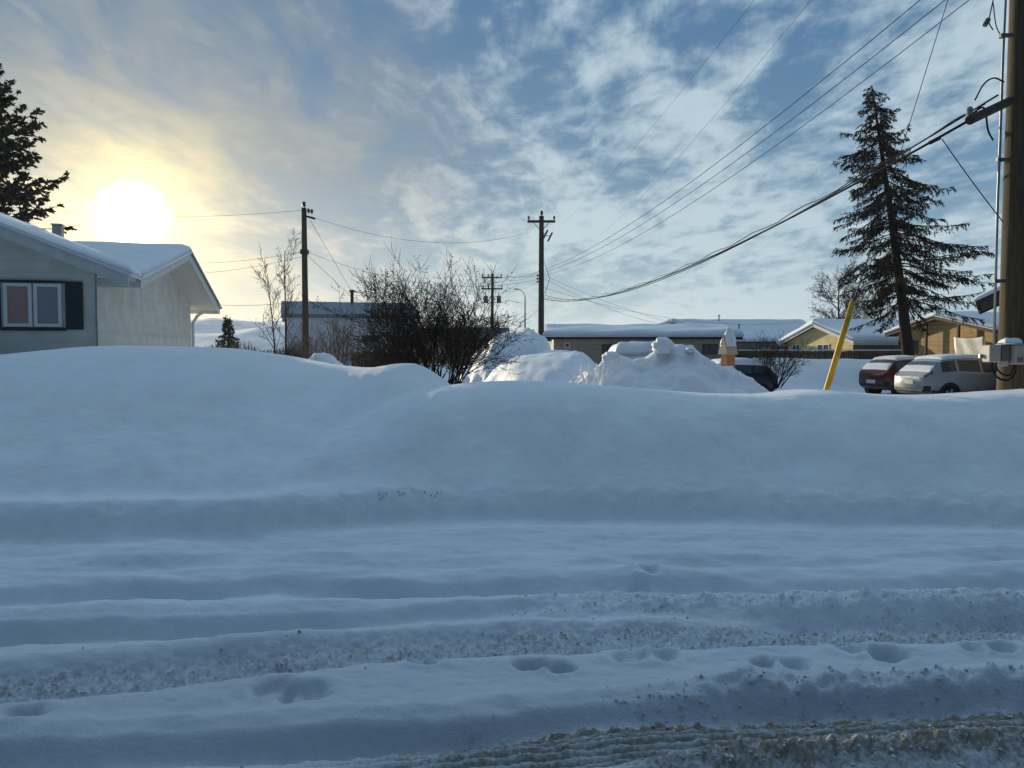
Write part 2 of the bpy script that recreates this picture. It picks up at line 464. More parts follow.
def height(x, y):
    yb = T_base(x)
    # --- road
    r = .018 * fbm(x * .6, y * 1.8, 3) + .010 * fbm(x * 2.2, y * 4.5, 4) + .004 * fbm(x * 9, y * 14, 3)
    dirt = np.zeros_like(x); packed_shade = .05 + .55 * sst(5.0, 3.2, y + .25 * fbm(x * .7, y * 2, 3))  # compacted grey snow plus painted shade, darkening the road towards the camera
    cr = fbm(x * 14, y * 16, 4, .6); cr2 = fbm(x * 30, y * 34, 3, .6); big = fbm(x * 3.1, y * 3.7, 3); cr3 = fbm(x * 44, y * 50, 2, .6)
    ga = lambda d, w: np.exp(-(d / w) ** 2)
    gro = lambda d, wf, wn, dp: -dp * (1 - sst(0, wf, d)) * (1 - sst(0, wn, -d))
    # soft trough close to the bank
    wob = .05 * perlin(x * .9, y * .3) + .03 * perlin(x * 2.3, y * .6) + .015 * perlin(x * 6, y * 2)
    vary = .8 + .55 * perlin(x * .75 + 9, y * .2)
    d = y - T1(x) + wob; r += gro(d, .13, .42, .16) * vary + .03 * ga(d - .24, .12) + .02 * ga(d + .5, .14)
    d2 = y - T1(x) - .52 - .05 * perlin(x * .7, y * 0 + 2); r += (-.06 * ga(d2, .12) + .03 * ga(d2 - .2, .1)) * (.7 + .8 * perlin(x * .9 + 4, y * .5))
    r += .035 * fbm(x * .9 + 3, y * 3.2, 3) * sst(5.0, 5.4, y) * (1 - sst(6.6, 7, y))
    # second rut: soft on the left, broken ridge on the right
    d = y - TB(x); rt = sst(-.6, .9, x)
    d = d + wob; r += gro(d, .11, .34, .15) * (1 - .7 * rt) * (1.7 - vary) + .035 * ga(d - .22, .09) * (1 - .6 * rt)
    rid = ga(d + .02, .13) * rt
    r += rid * (.06 + .05 * np.abs(big) + .012 * cr + .016 * cr2 + .010 * cr3) - .06 * ga(d + .2, .08) * rt
    r += ga(d - .16, .1) * rt * (.018 + .012 * cr)
    dirt += .12 * rid * sst(.1, .8, big + .4 * cr) + (.2 + .3 * cr3) * rid
    # crumbly tyre track
    d = y - TC(x) + .02 * perlin(x * 1.1, y * 0 + 3); band = (1 - sst(.14, .26, np.abs(d)))
    r += -.05 * band + band * (.020 * cr2 + .014 * cr + .013 * cr3) + .012 * ga(d + .3, .07) + .045 * ga(d - .3, .08)
    dirt += (.20 + .42 * cr3 + .25 * cr2) * band; packed_shade += .2 * band
    # third rut with ridge
    d = y - TF(x); rt = sst(.6, 1.1, x) * (1 - .6 * sst(2.2, 3, x))
    d = d + wob * .6; r += gro(d, .09, .26, .115) * vary + .03 * ga(d - .17, .07) * (1 + .5 * big) + rt * ga(d - .13, .09) * (.03 + .028 * cr + .03 * np.abs(big))
    r += .02 * ga(d + .16, .09) + .006 * cr * ga(d + .12, .15)
    dirt += .22 * ga(d + .10, .1) * sst(-.6, .6, x)
    # tread marks at the near edge
    d = y - TG(x); band = 1 - sst(.13, .2, np.abs(d))
    band = band * sst(-1.1, -.1, x)
    r += band * (-.02 + -.013 * np.sin(d / .048 * 2 * PI + .6 * perlin(x * 1.2, y * 0)) + .004 * cr2 + .003 * np.sin(x / .03) * ga(d, .06))
    dirt += band * (.70 + .25 * cr3 + .25 * np.sin(d / .048 * 2 * PI)); packed_shade += .25 * band
    d = d - .2; rb = ga(d, .05) * sst(-1.1, 0, x)
    r += rb * (.022 + .022 * cr + .01 * cr2); dirt += rb * (.75 + .4 * cr3)
    # dirty windrow at the very bottom
    d = y - TH(x); rb = ga(d, .10) * sst(0.0, .9, x)
    r += rb * (.088 + .03 * cr + .016 * cr2 + .02 * big); dirt += rb * (.78 + .45 * cr3)
    # nearer than the windrow: the driven lane
    lane = sst(.05, -.25, d); dirt += lane * .5 * sst(-.2, 1., x); packed_shade += lane * .3
    # footprints
    for fx, fy, w in FEET:
        e = np.sqrt(((x - fx + .03 * perlin(x * 6, y * 6 + fx)) / (w * .68)) ** 2 + ((y - fy) / (w * .55)) ** 2) + .20 * perlin(x * 6 + fx * 3, y * 6) + .12 * perlin(x * 17, y * 17)
        r += -(.075 + .03 * math.sin(fx * 7)) * (1 - sst(.5, 1.02, e)) + .011 * ga(e - 1.3, .3) + .012 * cr * (1 - sst(.2, 1.3, e))
    r = r + .0022 * cr2 + .004 * fbm(x * 5, y * 9, 4)
    # --- banks
    lump = fbm(x * 1.3, y * 1.3, 4)
    yy = y + .06 * perlin(x * 2.3, y * .3) + .03 * perlin(x * 7, y * .5)
    st = .13 + .03 * perlin(x * .8, y * 0 + 7.7) + .17 * sst(-.2, -3.2, x)

    def mound(c, yc, b, ex):
        s = sst(0, .34, yy - yb)
        t = np.clip((yy - yb - .12) / (yc - yb - .12), 0, 1)
        f = np.sin(t * PI / 2) ** ex
        up = np.minimum(st, c) * s + np.maximum(c - st, 0) * f
        q = sst(.35, b, y - yc)
        return up, q
    F_ = field(x, y)
    u1, q1 = mound(cL(x), 10.6 + .4 * perlin(x * .3, y * 0 + 1.1), 5.0, 1.55)
    u2, q2 = mound(cR(x), 9.1 + .35 * perlin(x * .35, y * 0 + 5.1), 3.6, 1.08)
    h1 = u1 + (np.minimum(F_, u1) - u1) * q1
    h2 = u2 + (np.minimum(F_, u2) - u2) * q2
    k = .06
    hb = np.maximum(h1, h2) + np.maximum(k - np.abs(h1 - h2), 0) ** 2 / (4 * k) * .8
    on = sst(0.1, .8, y - yb)
    hb = hb + on * (.022 * lump + .007 * fbm(x * 3, y * 3, 3)) * (1 - .75 * sst(8.2, 9, y) * (1 - sst(11, 12, y)))
    # lumps left along the plough cut
    cut = ga(yy - yb - .28, .16)
    hb = hb - (.015 + .05 * sst(-.5, -3, x)) * ga(yy - yb - .62, .22) + cut * (.016 * fbm(x * 5, y * 8, 4) + .015 * np.abs(perlin(x * 2.1, y * 3)))
    dirt += cut * .08 * sst(-.2, .5, perlin(x * 1.1, y * 1.1))
    w = sst(-.05, .22, yy - yb)
    z = r * (1 - w) + hb * w
    back = sst(14.5, 17, y)
    z = z * (1 - back) + F_ * back
    # street behind the camera
    far = sst(3.2, 7.5, -y)
    z = z + far * (.9 + .2 * fbm(x * .5, y * .5, 3))
    return z, np.clip(dirt, 0, 1), np.clip(packed_shade, 0, 1)


def spaced(a, b, step, grow, lim):
    v = [a]
    while v[-1] < b:
        v.append(v[-1] + step)
        if len(v) > 1: step = min(step * grow, lim)
    return v


xs = list(np.arange(-3.5, 3.5, .0145)) + list(np.arange(3.5, 4.6, .02)) + list(-np.arange(3.5, 4.6, .02))
xr = spaced(4.6, 15, .022, 1.02, .2) + spaced(15.2, 900, .25, 1.12, 60)
xl = [-v for v in xr]
xs = np.array(sorted(set(xl + xs + xr)))
ys = list(np.arange(2.3, 4.95, .0112)) + list(np.arange(4.95, 7.3, .0165)) + spaced(7.3, 14, .02, 1.012, .09) + spaced(14.1, 60, .1, 1.03, 1.0) + spaced(61, 1200, 1.2, 1.12, 60)
yn = [-v for v in spaced(-2.28, 60, .03, 1.08, 4)]
ys = np.array(sorted(set(yn + ys)))
xs = xs[np.concatenate([[True], np.diff(xs) > 1e-4])]
X, Y = np.meshgrid(xs, ys)
Z, DIRT, PACK_SHADE = height(X, Y)
nx, ny = len(xs), len(ys)
ybr = T_base(xs)


def grid_object(name, m, sel):
    """the faces of the common grid chosen by sel (boolean per face)"""
    fi, fj = np.nonzero(sel)
    q = np.stack([fi * nx + fj, fi * nx + fj + 1, (fi + 1) * nx + fj + 1, (fi + 1) * nx + fj], 1)
    u, inv = np.unique(q, return_inverse=True)
    inv = inv.reshape(q.shape)
    co = np.stack([X.ravel()[u], Y.ravel()[u], Z.ravel()[u]], 1).astype(np.float32)
    me = bpy.data.meshes.new(name)
    me.vertices.add(len(u)); me.vertices.foreach_set('co', co.ravel())
    nf = len(q)
    me.loops.add(nf * 4); me.loops.foreach_set('vertex_index', inv.ravel().astype(np.int32))
    me.polygons.add(nf)
    me.polygons.foreach_set('loop_start', np.arange(0, nf * 4, 4, dtype=np.int32))
    me.polygons.foreach_set('loop_total', np.full(nf, 4, dtype=np.int32))
    me.polygons.foreach_set('use_smooth', np.ones(nf, dtype=bool))
    me.update(calc_edges=True)
    for an, A in (('dirt', DIRT), ('packed_shade', PACK_SHADE)):
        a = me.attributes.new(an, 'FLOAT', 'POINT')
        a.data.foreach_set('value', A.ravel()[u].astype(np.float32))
    me.materials.append(m)
    o = bpy.data.objects.new(name, me); C.objects.link(o)
    o['kind'] = 'structure'
    return o


yc_ = (ys[:-1] + ys[1:]) / 2
xc_ = (xs[:-1] + xs[1:]) / 2
XC, YC = np.meshgrid(xc_, yc_)
rel = YC - T_base(XC)
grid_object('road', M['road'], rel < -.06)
grid_object('snow_bank', M['bank'], (rel >= -.06) & (YC < 15.5))
grid_object('snow_field', M['snow'], YC >= 15.5)


def gz(x, y):
    return float(height(np.array([[float(x)]]), np.array([[float(y)]]))[0][0, 0])


# distant hills
mb = MB()
hx = np.linspace(-1400, 1400, 160); hy = np.linspace(620, 1500, 26)
HX, HY = np.meshgrid(hx, hy)
prof = sst(620, 1000, HY)
amp = 44 * (1 - .75 * sst(-330, 60, HX)) * (1 + .25 * fbm(HX * .004, HY * .004, 4)) + 8 * fbm(HX * .012, HY * .01, 3)
HZ = -2 + prof * amp
vs = np.stack([HX.ravel(), HY.ravel(), HZ.ravel()], 1)
fs = [(i * 160 + j, i * 160 + j + 1, (i + 1) * 160 + j + 1, (i + 1) * 160 + j) for i in range(25) for j in range(159)]
mb.add(vs, fs)
o = mb.build('hills', M['hill'], smooth=True); o['kind'] = 'structure'

# small clods of snow and grit along the windrows
def clods():
    mb = MB(); r = random.Random(11)
    ph = [(0, 0, 1), (.9, 0, -.3), (-.45, .8, -.3), (-.45, -.8, -.3), (0, 0, -1)]

    def one(x, y, s):
        z = gz_fast(x, y)
        M3 = Matrix.Rotation(r.uniform(0, 6.3), 3, Vector((r.uniform(-1, 1), r.uniform(-1, 1), r.uniform(-1, 1))).normalized())
        base = [(1, 0, 0), (-1, 0, 0), (0, 1, 0), (0, -1, 0), (0, 0, 1), (0, 0, -1)]
        vs = []
        for b in base:
            v = M3 @ Vector([c * r.uniform(.6, 1.25) for c in b]) * s
            vs.append((v.x + x, v.y + y, v.z * .8 + z + s * .35))
        mb.add(vs, [(0, 2, 4), (2, 1, 4), (1, 3, 4), (3, 0, 4), (2, 0, 5), (1, 2, 5), (3, 1, 5), (0, 3, 5)])
    for f, n, x0, x1, off, sp in ((TB, 500, .0, 4.3, 0, .11), (TC, 900, -3.4, 4, 0, .1), (TF, 500, .4, 2.8, .1, .08), (TH, 900, .6, 3.2, 0, .09), (TG, 900, -.6, 3, .2, .05), (TF, 120, -2.5, 2.5, -.1, .12)):
        for i in range(n):
            x = r.uniform(x0, x1); y = float(f(np.array(x))) + off + r.gauss(0, sp)
            one(x, y, .003 + .012 * r.random() ** 5)
    for i in range(16):
        x = r.uniform(-1.25, -.65)
        one(x, float(T_base(np.array(x))) + .30 + r.gauss(0, .012), r.uniform(.006, .016))
    return mb


def gz_fast(x, y):
    j = min(max(int(np.searchsorted(xs, x)), 1), nx - 1); i = min(max(int(np.searchsorted(ys, y)), 1), ny - 1)
    return float(Z[i, j])


M['clod'] = mat('gritty_snow_clod', (.50, .50, .49), .85, var=.45, scale=14, bump=0, col2=(.36, .33, .27))
o = clods().build('snow_clods', M['clod'])
tag(o, 'small frozen clods of snow scattered along the wheel ruts of the road', 'snow clods', kind='stuff')

# ------------------------------------------------------------------ snow piles
def mound_obj(name, label, cx, cy, rx, ry, h, z0, seed, lump=.12, peaks=(), group=None, n=90, mat_=None, rot=0.0, sharp=1.4, right=1.0):
    mb = MB()
    g = np.linspace(-1, 1, n)
    U, V = np.meshgrid(g, g)
    a = seed * 13.7
    rr = np.sqrt(U ** 2 + V ** 2) * (1 + .12 * fbm(U * 1.5 + a, V * 1.5, 3))
    z = np.clip(1 - rr ** sharp, 0, 1)
    z = z * z * (3 - 2 * z) * .5 + z * .5
    H = h * z
    for (pu, pv, pw, ph) in peaks:
        H = np.maximum(H, ph * np.clip(1 - (np.sqrt((U - pu) ** 2 + ((V - pv) * .8) ** 2) / pw) ** 1.6, 0, 1)) if ph > 0 else H + ph * np.exp(-((U - pu) ** 2 + (V - pv) ** 2) / pw ** 2)
    mask = sst(0, .25, z)
    H = H + mask * lump * (fbm(U * 3 + a, V * 3, 5, .55) + .5 * np.abs(fbm(U * 7 - a, V * 7 + a, 3)))
    Hx = np.where(U > 0, U * right, U) * rx; Hy = V * ry
    c, s_ = math.cos(rot), math.sin(rot)
    vs = np.stack([(Hx * c - Hy * s_).ravel(), (Hx * s_ + Hy * c).ravel(), (H - .35 * (1 - mask)).ravel()], 1)
    fs = [(i * n + j, i * n + j + 1, (i + 1) * n + j + 1, (i + 1) * n + j) for i in range(n - 1) for j in range(n - 1)]
    mb.add(vs, fs)
    o = mb.build(name, mat_ or M['snow'], smooth=True, loc=(cx, cy, z0))
    return tag(o, label, 'snow pile', group)


def boulders(label, spots, seed):
    pass


GP = 'ploughed snow piles behind the bank'
p = at(528, 352, 29)
mound_obj('snow_pile', 'tallest snow pile, at the foot of the centre utility pole, with a lumpy top', p.x, p.y, 2.9, 5.5, 2.12, .25, 1, .18, right=.45, sharp=2.0, group=GP)
p = at(562, 352, 25)
mound_obj('snow_pile', 'smooth snow mound with a sunlit left flank in front of the tallest pile', p.x, p.y, 3.3, 8.0, 1.6, .05, 2, .055, right=.55, sharp=1.9, group=GP, rot=.04)
p = at(672, 352, 19)
mound_obj('snow_pile', 'broad shaded snow pile with broken chunks along its top, before the tan building', p.x, p.y, 3.5, 3.0, 1.62, -.1, 3, .21,
          peaks=[(-.42, 0, .5, 1.55), (0, .05, .6, 1.8)], group=GP)
p = at(322, 352, 24)
mound_obj('snow_pile', 'small pointed snow heap at the base of the left utility pole', p.x, p.y, .9, .9, .62, .95, 4, .06, group=GP, n=40)


def chunk(label, c, sx, sy, sz, seed, group='snow chunks on the broad pile'):
    """rounded broken block of ploughed snow"""
    mb = MB(); n, k = 20, 28
    for i in range(n + 1):
        th = PI * i / n
        for j in range(k):
            ph = 2 * PI * j / k
            d = Vector((math.sin(th) * math.cos(ph), math.sin(th) * math.sin(ph), math.cos(th)))
            q = Vector([math.copysign(abs(v) ** .85, v) for v in d])
            w = 1 + .24 * float(perlin(np.array(d.x * 1.7 + seed * 3.1 + d.z), np.array(d.y * 1.7 - d.z * 1.7 + seed))) + .11 * float(perlin(np.array(d.x * 5 + seed + d.z * 4), np.array(d.y * 5 - d.z * 3)))
            mb.v.append((q.x * sx * w, q.y * sy * w, q.z * sz * w))
    for i in range(n):
        for j in range(k):
            j2 = (j + 1) % k
            mb.f.append((i * k + j, (i + 1) * k + j, (i + 1) * k + j2, i * k + j2))
    o = mb.build('snow_chunk', M['snow'], smooth=True, loc=c)
    return tag(o, label, 'snow chunk', group)


chunk('rounded block of snow standing on top of the broad pile', at(663, 346, 18.6), .24, .3, .20, 1)
chunk('jagged snow block at the left shoulder of the broad pile', at(611, 358, 17.6), .20, .24, .14, 2)
chunk('small snow lump on the crest right of the rounded block', at(690, 350, 18.4), .12, .2, .06, 4)

# ------------------------------------------------------------------ snow sheet helper
def snow_sheet(mb, Pf, nu, nv, th, edge=.25, nrm=Vector((0, 0, 1)), seed=0.0, lu=1, lv=1, amp=.25, ff=.8):
    base = len(mb.v)
    top = []
    for i in range(nu + 1):
        for j in range(nv + 1):
            u, v = i / nu, j / nv
            # cluster samples at the edges
            cu = .5 - .5 * math.cos(PI * u); cv = .5 - .5 * math.cos(PI * v)
            e = min(cu * lu, (1 - cu) * lu, cv * lv, (1 - cv) * lv)
            k = min(e / edge, 1)
            p = Vector(Pf(cu, cv))
            n = float(perlin(np.array(p.x * ff + seed), np.array(p.y * ff - seed))) * amp
            t = th * math.sqrt(max(0, 1 - (1 - k) ** 2)) * (1 + n)
            q = p + nrm * (t + .002)
            mb.v.append((q.x, q.y, q.z))
    for i in range(nu):
        for j in range(nv):
            a = base + i * (nv + 1) + j
            mb.f.append((a, a + nv + 1, a + nv + 2, a + 1))
    # skirt down to the carrier
    b2 = len(mb.v)
    ring = [(i, 0) for i in range(nu)] + [(nu, j) for j in range(nv)] + [(i, nv) for i in range(nu, 0, -1)] + [(0, j) for j in range(nv, 0, -1)]
    for (i, j) in ring:
        v = Vector(mb.v[base + i * (nv + 1) + j]) - nrm * .012
        mb.v.append((v.x, v.y, v.z))
    n = len(ring)
    for a in range(n):
        b = (a + 1) % n
        i, j = ring[a]; i2, j2 = ring[b]
        mb.f.append((base + i * (nv + 1) + j, base + i2 * (nv + 1) + j2, b2 + b, b2 + a))


# ------------------------------------------------------------------ buildings
def window(root, side, c, z, w, h, L, D, frame='frame_white', pane='pane', mull=1, fr=.05, depth=.05):
    """side: front(-Y), left(-X), right(+X); c is the position along the wall"""
    def P(a, b, o):   # along wall, height, outwards
        if side == 'front': return (c + a, -D / 2 - o, z + b)
        if side == 'left': return (-L / 2 - o, c + a, z + b)
        return (L / 2 + o, c + a, z + b)
    mb = MB()

    def bar(a0, a1, b0, b1, o0, o1):
        p, q = P(a0, b0, o0), P(a1, b1, o1)
        mb.box(min(p[0], q[0]), max(p[0], q[0]), min(p[1], q[1]), max(p[1], q[1]), min(p[2], q[2]), max(p[2], q[2]))
    e = depth
    bar(-w / 2, w / 2, h / 2 - fr, h / 2, .003, e); bar(-w / 2, w / 2, -h / 2, -h / 2 + fr, .003, e)
    bar(-w / 2, -w / 2 + fr, -h / 2 + fr, h / 2 - fr, .003, e); bar(w / 2 - fr, w / 2, -h / 2 + fr, h / 2 - fr, .003, e)
    for i in range(mull):
        x = -w / 2 + w * (i + 1) / (mull + 1)
        bar(x - fr * .6, x + fr * .6, -h / 2 + fr, h / 2 - fr, .003, e - .004)
    wo = mb.build('window', M[frame], root)
    mb = MB(); bar(-w / 2 + fr * .5, w / 2 - fr * .5, -h / 2 + fr * .5, h / 2 - fr * .5, .004, .018)
    mb.build('pane', M[pane], wo)
    return wo


def slab(mb, a, b, c, d, t):
    """quad a,b,c,d extruded down by t"""
    n = (Vector(b) - Vector(a)).cross(Vector(d) - Vector(a)).normalized()
    if n.z < 0: n = -n
    top = [Vector(v) for v in (a, b, c, d)]; bot = [v - n * t for v in top]
    mb.add(top + bot, [(0, 1, 2, 3), (7, 6, 5, 4), (0, 4, 5, 1), (1, 5, 6, 2), (2, 6, 7, 3), (3, 7, 4, 0)])
    return n


def gable_house(name, label, cat, loc, yaw, L, D, eave, ridge, oe=.5, og=.5, wall='tan', roof='dark_roof', fascia='fascia_dark', snow=.2,
                side_wall=None, wins=(), base=-.6, group=None, gable_wall=None, seed=0.0):
    """ridge along local X, eave/ridge = heights of the roof underside edges at the outer eave and at the ridge"""
    root = thing(name, label, cat, loc, yaw, group)
    hd = D / 2 + oe; hl = L / 2 + og
    sl = (ridge - eave) / hd
    zw = eave + sl * oe           # roof plane at wall line
    x0, x1, y0, y1 = -L / 2, L / 2, -D / 2, D / 2
    mb = MB()
    rz = ridge
    vs = [(x0, y0, base), (x1, y0, base), (x1, y1, base), (x0, y1, base), (x0, y0, zw), (x1, y0, zw), (x1, y1, zw), (x0, y1, zw), (x0, 0, rz), (x1, 0, rz)]
    if gable_wall:
        mb.add(vs, [(0, 1, 5, 4), (2, 3, 7, 6)])
        mb.build('wall', M[wall], root)
        for ff in ((3, 0, 4, 8, 7), (1, 2, 6, 9, 5)):
            mb = MB(); mb.add([vs[i] for i in ff], [(0, 1, 2, 3, 4)])
            mb.build('gable_wall', M[gable_wall], root)
    else:
        mb.add(vs, [(0, 1, 5, 4), (2, 3, 7, 6), (3, 0, 4, 8, 7), (1, 2, 6, 9, 5)])
        mb.build('wall', M[wall], root)
    t = .14; up = t + .004
    mb = MB(); fm = MB(); sm = MB()
    for sgn in (-1, 1):
        a = (-hl, sgn * hd, eave + up); b = (hl, sgn * hd, eave + up); c = (hl, 0, ridge + up); d = (-hl, 0, ridge + up)
        n = slab(mb, a, b, c, d, t)
        # fascia boards
        fm.box(-hl - .02, hl + .02, min(sgn * (hd + .003), sgn * (hd + .035)), max(sgn * (hd + .003), sgn * (hd + .035)), eave - .10, eave + up + .01)
        for xe in (-1, 1):
            X0 = xe * (hl + .003); X1 = xe * (hl + .04)
            q = [(sgn * hd, eave - .10), (0, ridge - .10), (0, ridge + up + .01), (sgn * hd, eave + up + .01)]
            vv = [(X0, y, z) for y, z in q] + [(X1, y, z) for y, z in q]
            fm.add(vv, [(0, 1, 2, 3), (7, 6, 5, 4), (0, 4, 5, 1), (1, 5, 6, 2), (2, 6, 7, 3), (3, 7, 4, 0)])
        if snow:
            ov = .10
            A = Vector((-hl - ov, sgn * (hd + ov), eave + up - sl * ov)); B = Vector((hl + ov, sgn * (hd + ov), eave + up - sl * ov))
            Cc = Vector((hl + ov, -sgn * .03, ridge + up)); Dd = Vector((-hl - ov, -sgn * .03, ridge + up))
            lu, lv = (B - A).length, (Dd - A).length

            def Pf(u, v, A=A, B=B, Cc=Cc, Dd=Dd, lv=lv):
                return A.lerp(B, u).lerp(Dd.lerp(Cc, u), v)
            snow_sheet_ridge(sm, Pf, 28, 12, snow, .35, n, seed, lu, lv)
    mb.build('roof', M[roof], root)
    fm.build('fascia', M[fascia], root)
    if snow:
        so = sm.build('roof_snow', M['snow'], root, smooth=True)
    for w in wins:
        window(root, *w[:5], L, D, **(w[5] if len(w) > 5 else {}))
    return root


def snow_sheet_ridge(mb, Pf, nu, nv, th, edge, nrm, seed, lu, lv):
    """snow on one roof slope: rounded at eave and rakes, full at the ridge"""
    base = len(mb.v)
    for i in range(nu + 1):
        for j in range(nv + 1):
            cu = .5 - .5 * math.cos(PI * i / nu); cv = 1 - math.cos(PI / 2 * j / nv)
            e = min(cu * lu, (1 - cu) * lu, cv * lv)
            k = min(e / edge, 1)
            p = Vector(Pf(cu, cv))
            n = float(perlin(np.array(p.x * .45 + seed), np.array(p.y * .45 - seed))) * .35
            t = th * math.sqrt(max(0, 1 - (1 - k) ** 2)) * (1 + n)
            q = p + nrm * t + Vector((0, 0, .003))
            mb.v.append((q.x, q.y, q.z))
    for i in range(nu):
        for j in range(nv):
            a = base + i * (nv + 1) + j
            mb.f.append((a, a + nv + 1, a + nv + 2, a + 1))
    ring = [(0, j) for j in range(nv, 0, -1)] + [(i, 0) for i in range(nu)] + [(nu, j) for j in range(nv + 1)]
    b2 = len(mb.v)
    for (i, j) in ring:
        v = Vector(mb.v[base + i * (nv + 1) + j]) - nrm * .06
        mb.v.append((v.x, v.y, v.z))
    for a in range(len(ring) - 1):
        i, j = ring[a]; i2, j2 = ring[a + 1]
        mb.f.append((base + i * (nv + 1) + j, base + i2 * (nv + 1) + j2, b2 + a + 1, b2 + a))


# ---- cream bungalow on the left
K = 1.35
yaw = math.radians(13)
ux = Vector((math.cos(yaw), math.sin(yaw), 0)); uy = Vector((-math.sin(yaw), math.cos(yaw), 0))
peak = Vector((-6.27 * K, 15 * K, 0))
og, oe = .75, .7
Lm = 17.0; hdm = 3.95 * K
cen = peak - ux * (Lm / 2 + og)
ev, rg = 1.6 + 1.0 * K, 1.6 + 1.86 * K
house = gable_house('bungalow', 'cream sided bungalow with snowy roof and shuttered window under the sun', 'house', cen, yaw, Lm, (hdm - oe) * 2, ev, rg, oe, og,
                    'cream', 'cream_soffit', 'fascia_white', .16, base=-1)
# front wing: gable facing the street (built in the bungalow's own frame)
def hl_(lx, ly, z):     # lx measured from the roof's gable edge
    return (Lm / 2 + og + lx, ly, z)
wf = -4.05 * K; wr = -4.5 * K      # facade plane and rake edge
half = 3.6 * K; sl = .40
ez = 1.6 + .985 * K
mb = MB()
xw0, xw1 = -2 * half + .72, -.72
zf = lambda lx: ez + sl * (half - abs(lx + half))
vs = [hl_(xw0, wf, -1), hl_(xw1, wf, -1), hl_(xw1, wf, zf(xw1)), hl_(-half, wf, zf(-half)), hl_(xw0, wf, zf(xw0)),
      hl_(xw0, -2.2, -1), hl_(xw1, -2.2, -1), hl_(xw1, -2.2, zf(xw1)), hl_(-half, -2.2, zf(-half)), hl_(xw0, -2.2, zf(xw0))]
mb.add(vs, [(0, 1, 2, 3, 4), (1, 6, 7, 2), (5, 0, 4, 9)])
mb.build('front_wing_wall', M['cream'], house)
mb = MB(); fm = MB(); sm = MB()
yb2 = 3.4
for sgn in (-1, 1):
    xe = -half + sgn * half
    a, b = hl_(xe, wr, ez + .15), hl_(xe, -hdm, ez + .15)
    c, d = hl_(-half, yb2, ez + sl * half + .15), hl_(-half, wr, ez + sl * half + .15)
    n = slab(mb, a, b, c, d, .14)
    q = [(xe, ez - .12), (-half, ez + sl * half - .12), (-half, ez + sl * half + .17), (xe, ez + .17)]
    vv = [hl_(x, wr - .003, z) for x, z in q] + [hl_(x, wr - .045, z) for x, z in q]
    fm.add(vv, [(0, 1, 2, 3), (7, 6, 5, 4), (0, 4, 5, 1), (1, 5, 6, 2), (2, 6, 7, 3), (3, 7, 4, 0)])
    A = Vector(hl_(xe + sgn * .08, wr - .08, ez + .15 - sl * .08)); B = Vector(hl_(xe + sgn * .08, -hdm, ez + .15 - sl * .08))
    Cc = Vector(hl_(-half, yb2, ez + sl * half + .15)); Dd = Vector(hl_(-half, wr - .08, ez + sl * half + .15))
    snow_sheet_ridge(sm, lambda u, v, A=A, B=B, Cc=Cc, Dd=Dd: A.lerp(B, u).lerp(Dd.lerp(Cc, u), v), 24, 14, .16, .35, n, 3.3, (B - A).length, (Dd - A).length)
mb.build('front_wing_roof', M['cream_soffit'], house)
fm.build('fascia', M['fascia_white'], house)
sm.build('roof_snow', M['snow'], house, smooth=True)
# window with two sashes and shutters on the wing facade
inv = Matrix.Translation(Vector(cen)) @ Matrix.Rotation(yaw, 4, 'Z')
inv = inv.inverted()


def on_facade(px, py):
    """bungalow-frame coordinates of the facade point seen at a pixel"""
    d = RM @ Vector(((px - 512) / F, (384 - py) / F, -1))
    o = inv @ EYE; dd = inv.to_3x3() @ d
    t = (wf - o.y) / dd.y
    return o + dd * t


a = on_facade(4, 283); b = on_facade(63, 327)
wx0, wx1, wz0, wz1 = a.x, b.x, b.z, a.z
mid = (wx0 + wx1) / 2
for x0, x1 in ((wx0, mid - .015), (mid + .015, wx1)):
    fr = MB(); t = .06; y0, y1 = wf - .06, wf - .004
    fr.box(x0, x1, y0, y1, wz0, wz0 + t); fr.box(x0, x1, y0, y1, wz1 - t, wz1)
    fr.box(x0, x0 + t, y0, y1, wz0 + t, wz1 - t); fr.box(x1 - t, x1, y0, y1, wz0 + t, wz1 - t)
    w = fr.build('window', M['frame_white'], house)
    g = MB(); g.box(x0 + t * .6, x1 - t * .6, wf - .03, wf - .006, wz0 + t * .6, wz1 - t * .6)
    g.build('pane', M['curtain_red'] if x0 == wx0 else M['curtain'], w)
fr = MB(); fr.box(wx0 - .05, wx1 + .05, wf - .07, wf - .003, wz0 - .075, wz0 - .012); fr.build('window_sill', M['shutter'], house)
fr = MB(); fr.box(wx0 - .05, wx1 + .05, wf - .045, wf - .003, wz1 + .012, wz1 + .06); fr.build('window_lintel', M['shutter'], house)
for x0, x1 in ((wx1 + .06, wx1 + .36), (wx0 - .36, wx0 - .06)):
    s_ = MB()
    s_.box(x0, x1, wf - .03, wf - .003, wz0 - .05, wz1 + .05)
    s_.box(x0, x0 + .04, wf - .045, wf - .031, wz0 - .05, wz1 + .05); s_.box(x1 - .04, x1, wf - .045, wf - .031, wz0 - .05, wz1 + .05)
    for i in range(12):
        z = wz0 + (wz1 - wz0) * i / 12
        s_.box(x0 + .042, x1 - .042, wf - .042, wf - .031, z, z + .03)
    s_.build('shutter', M['shutter'], house)
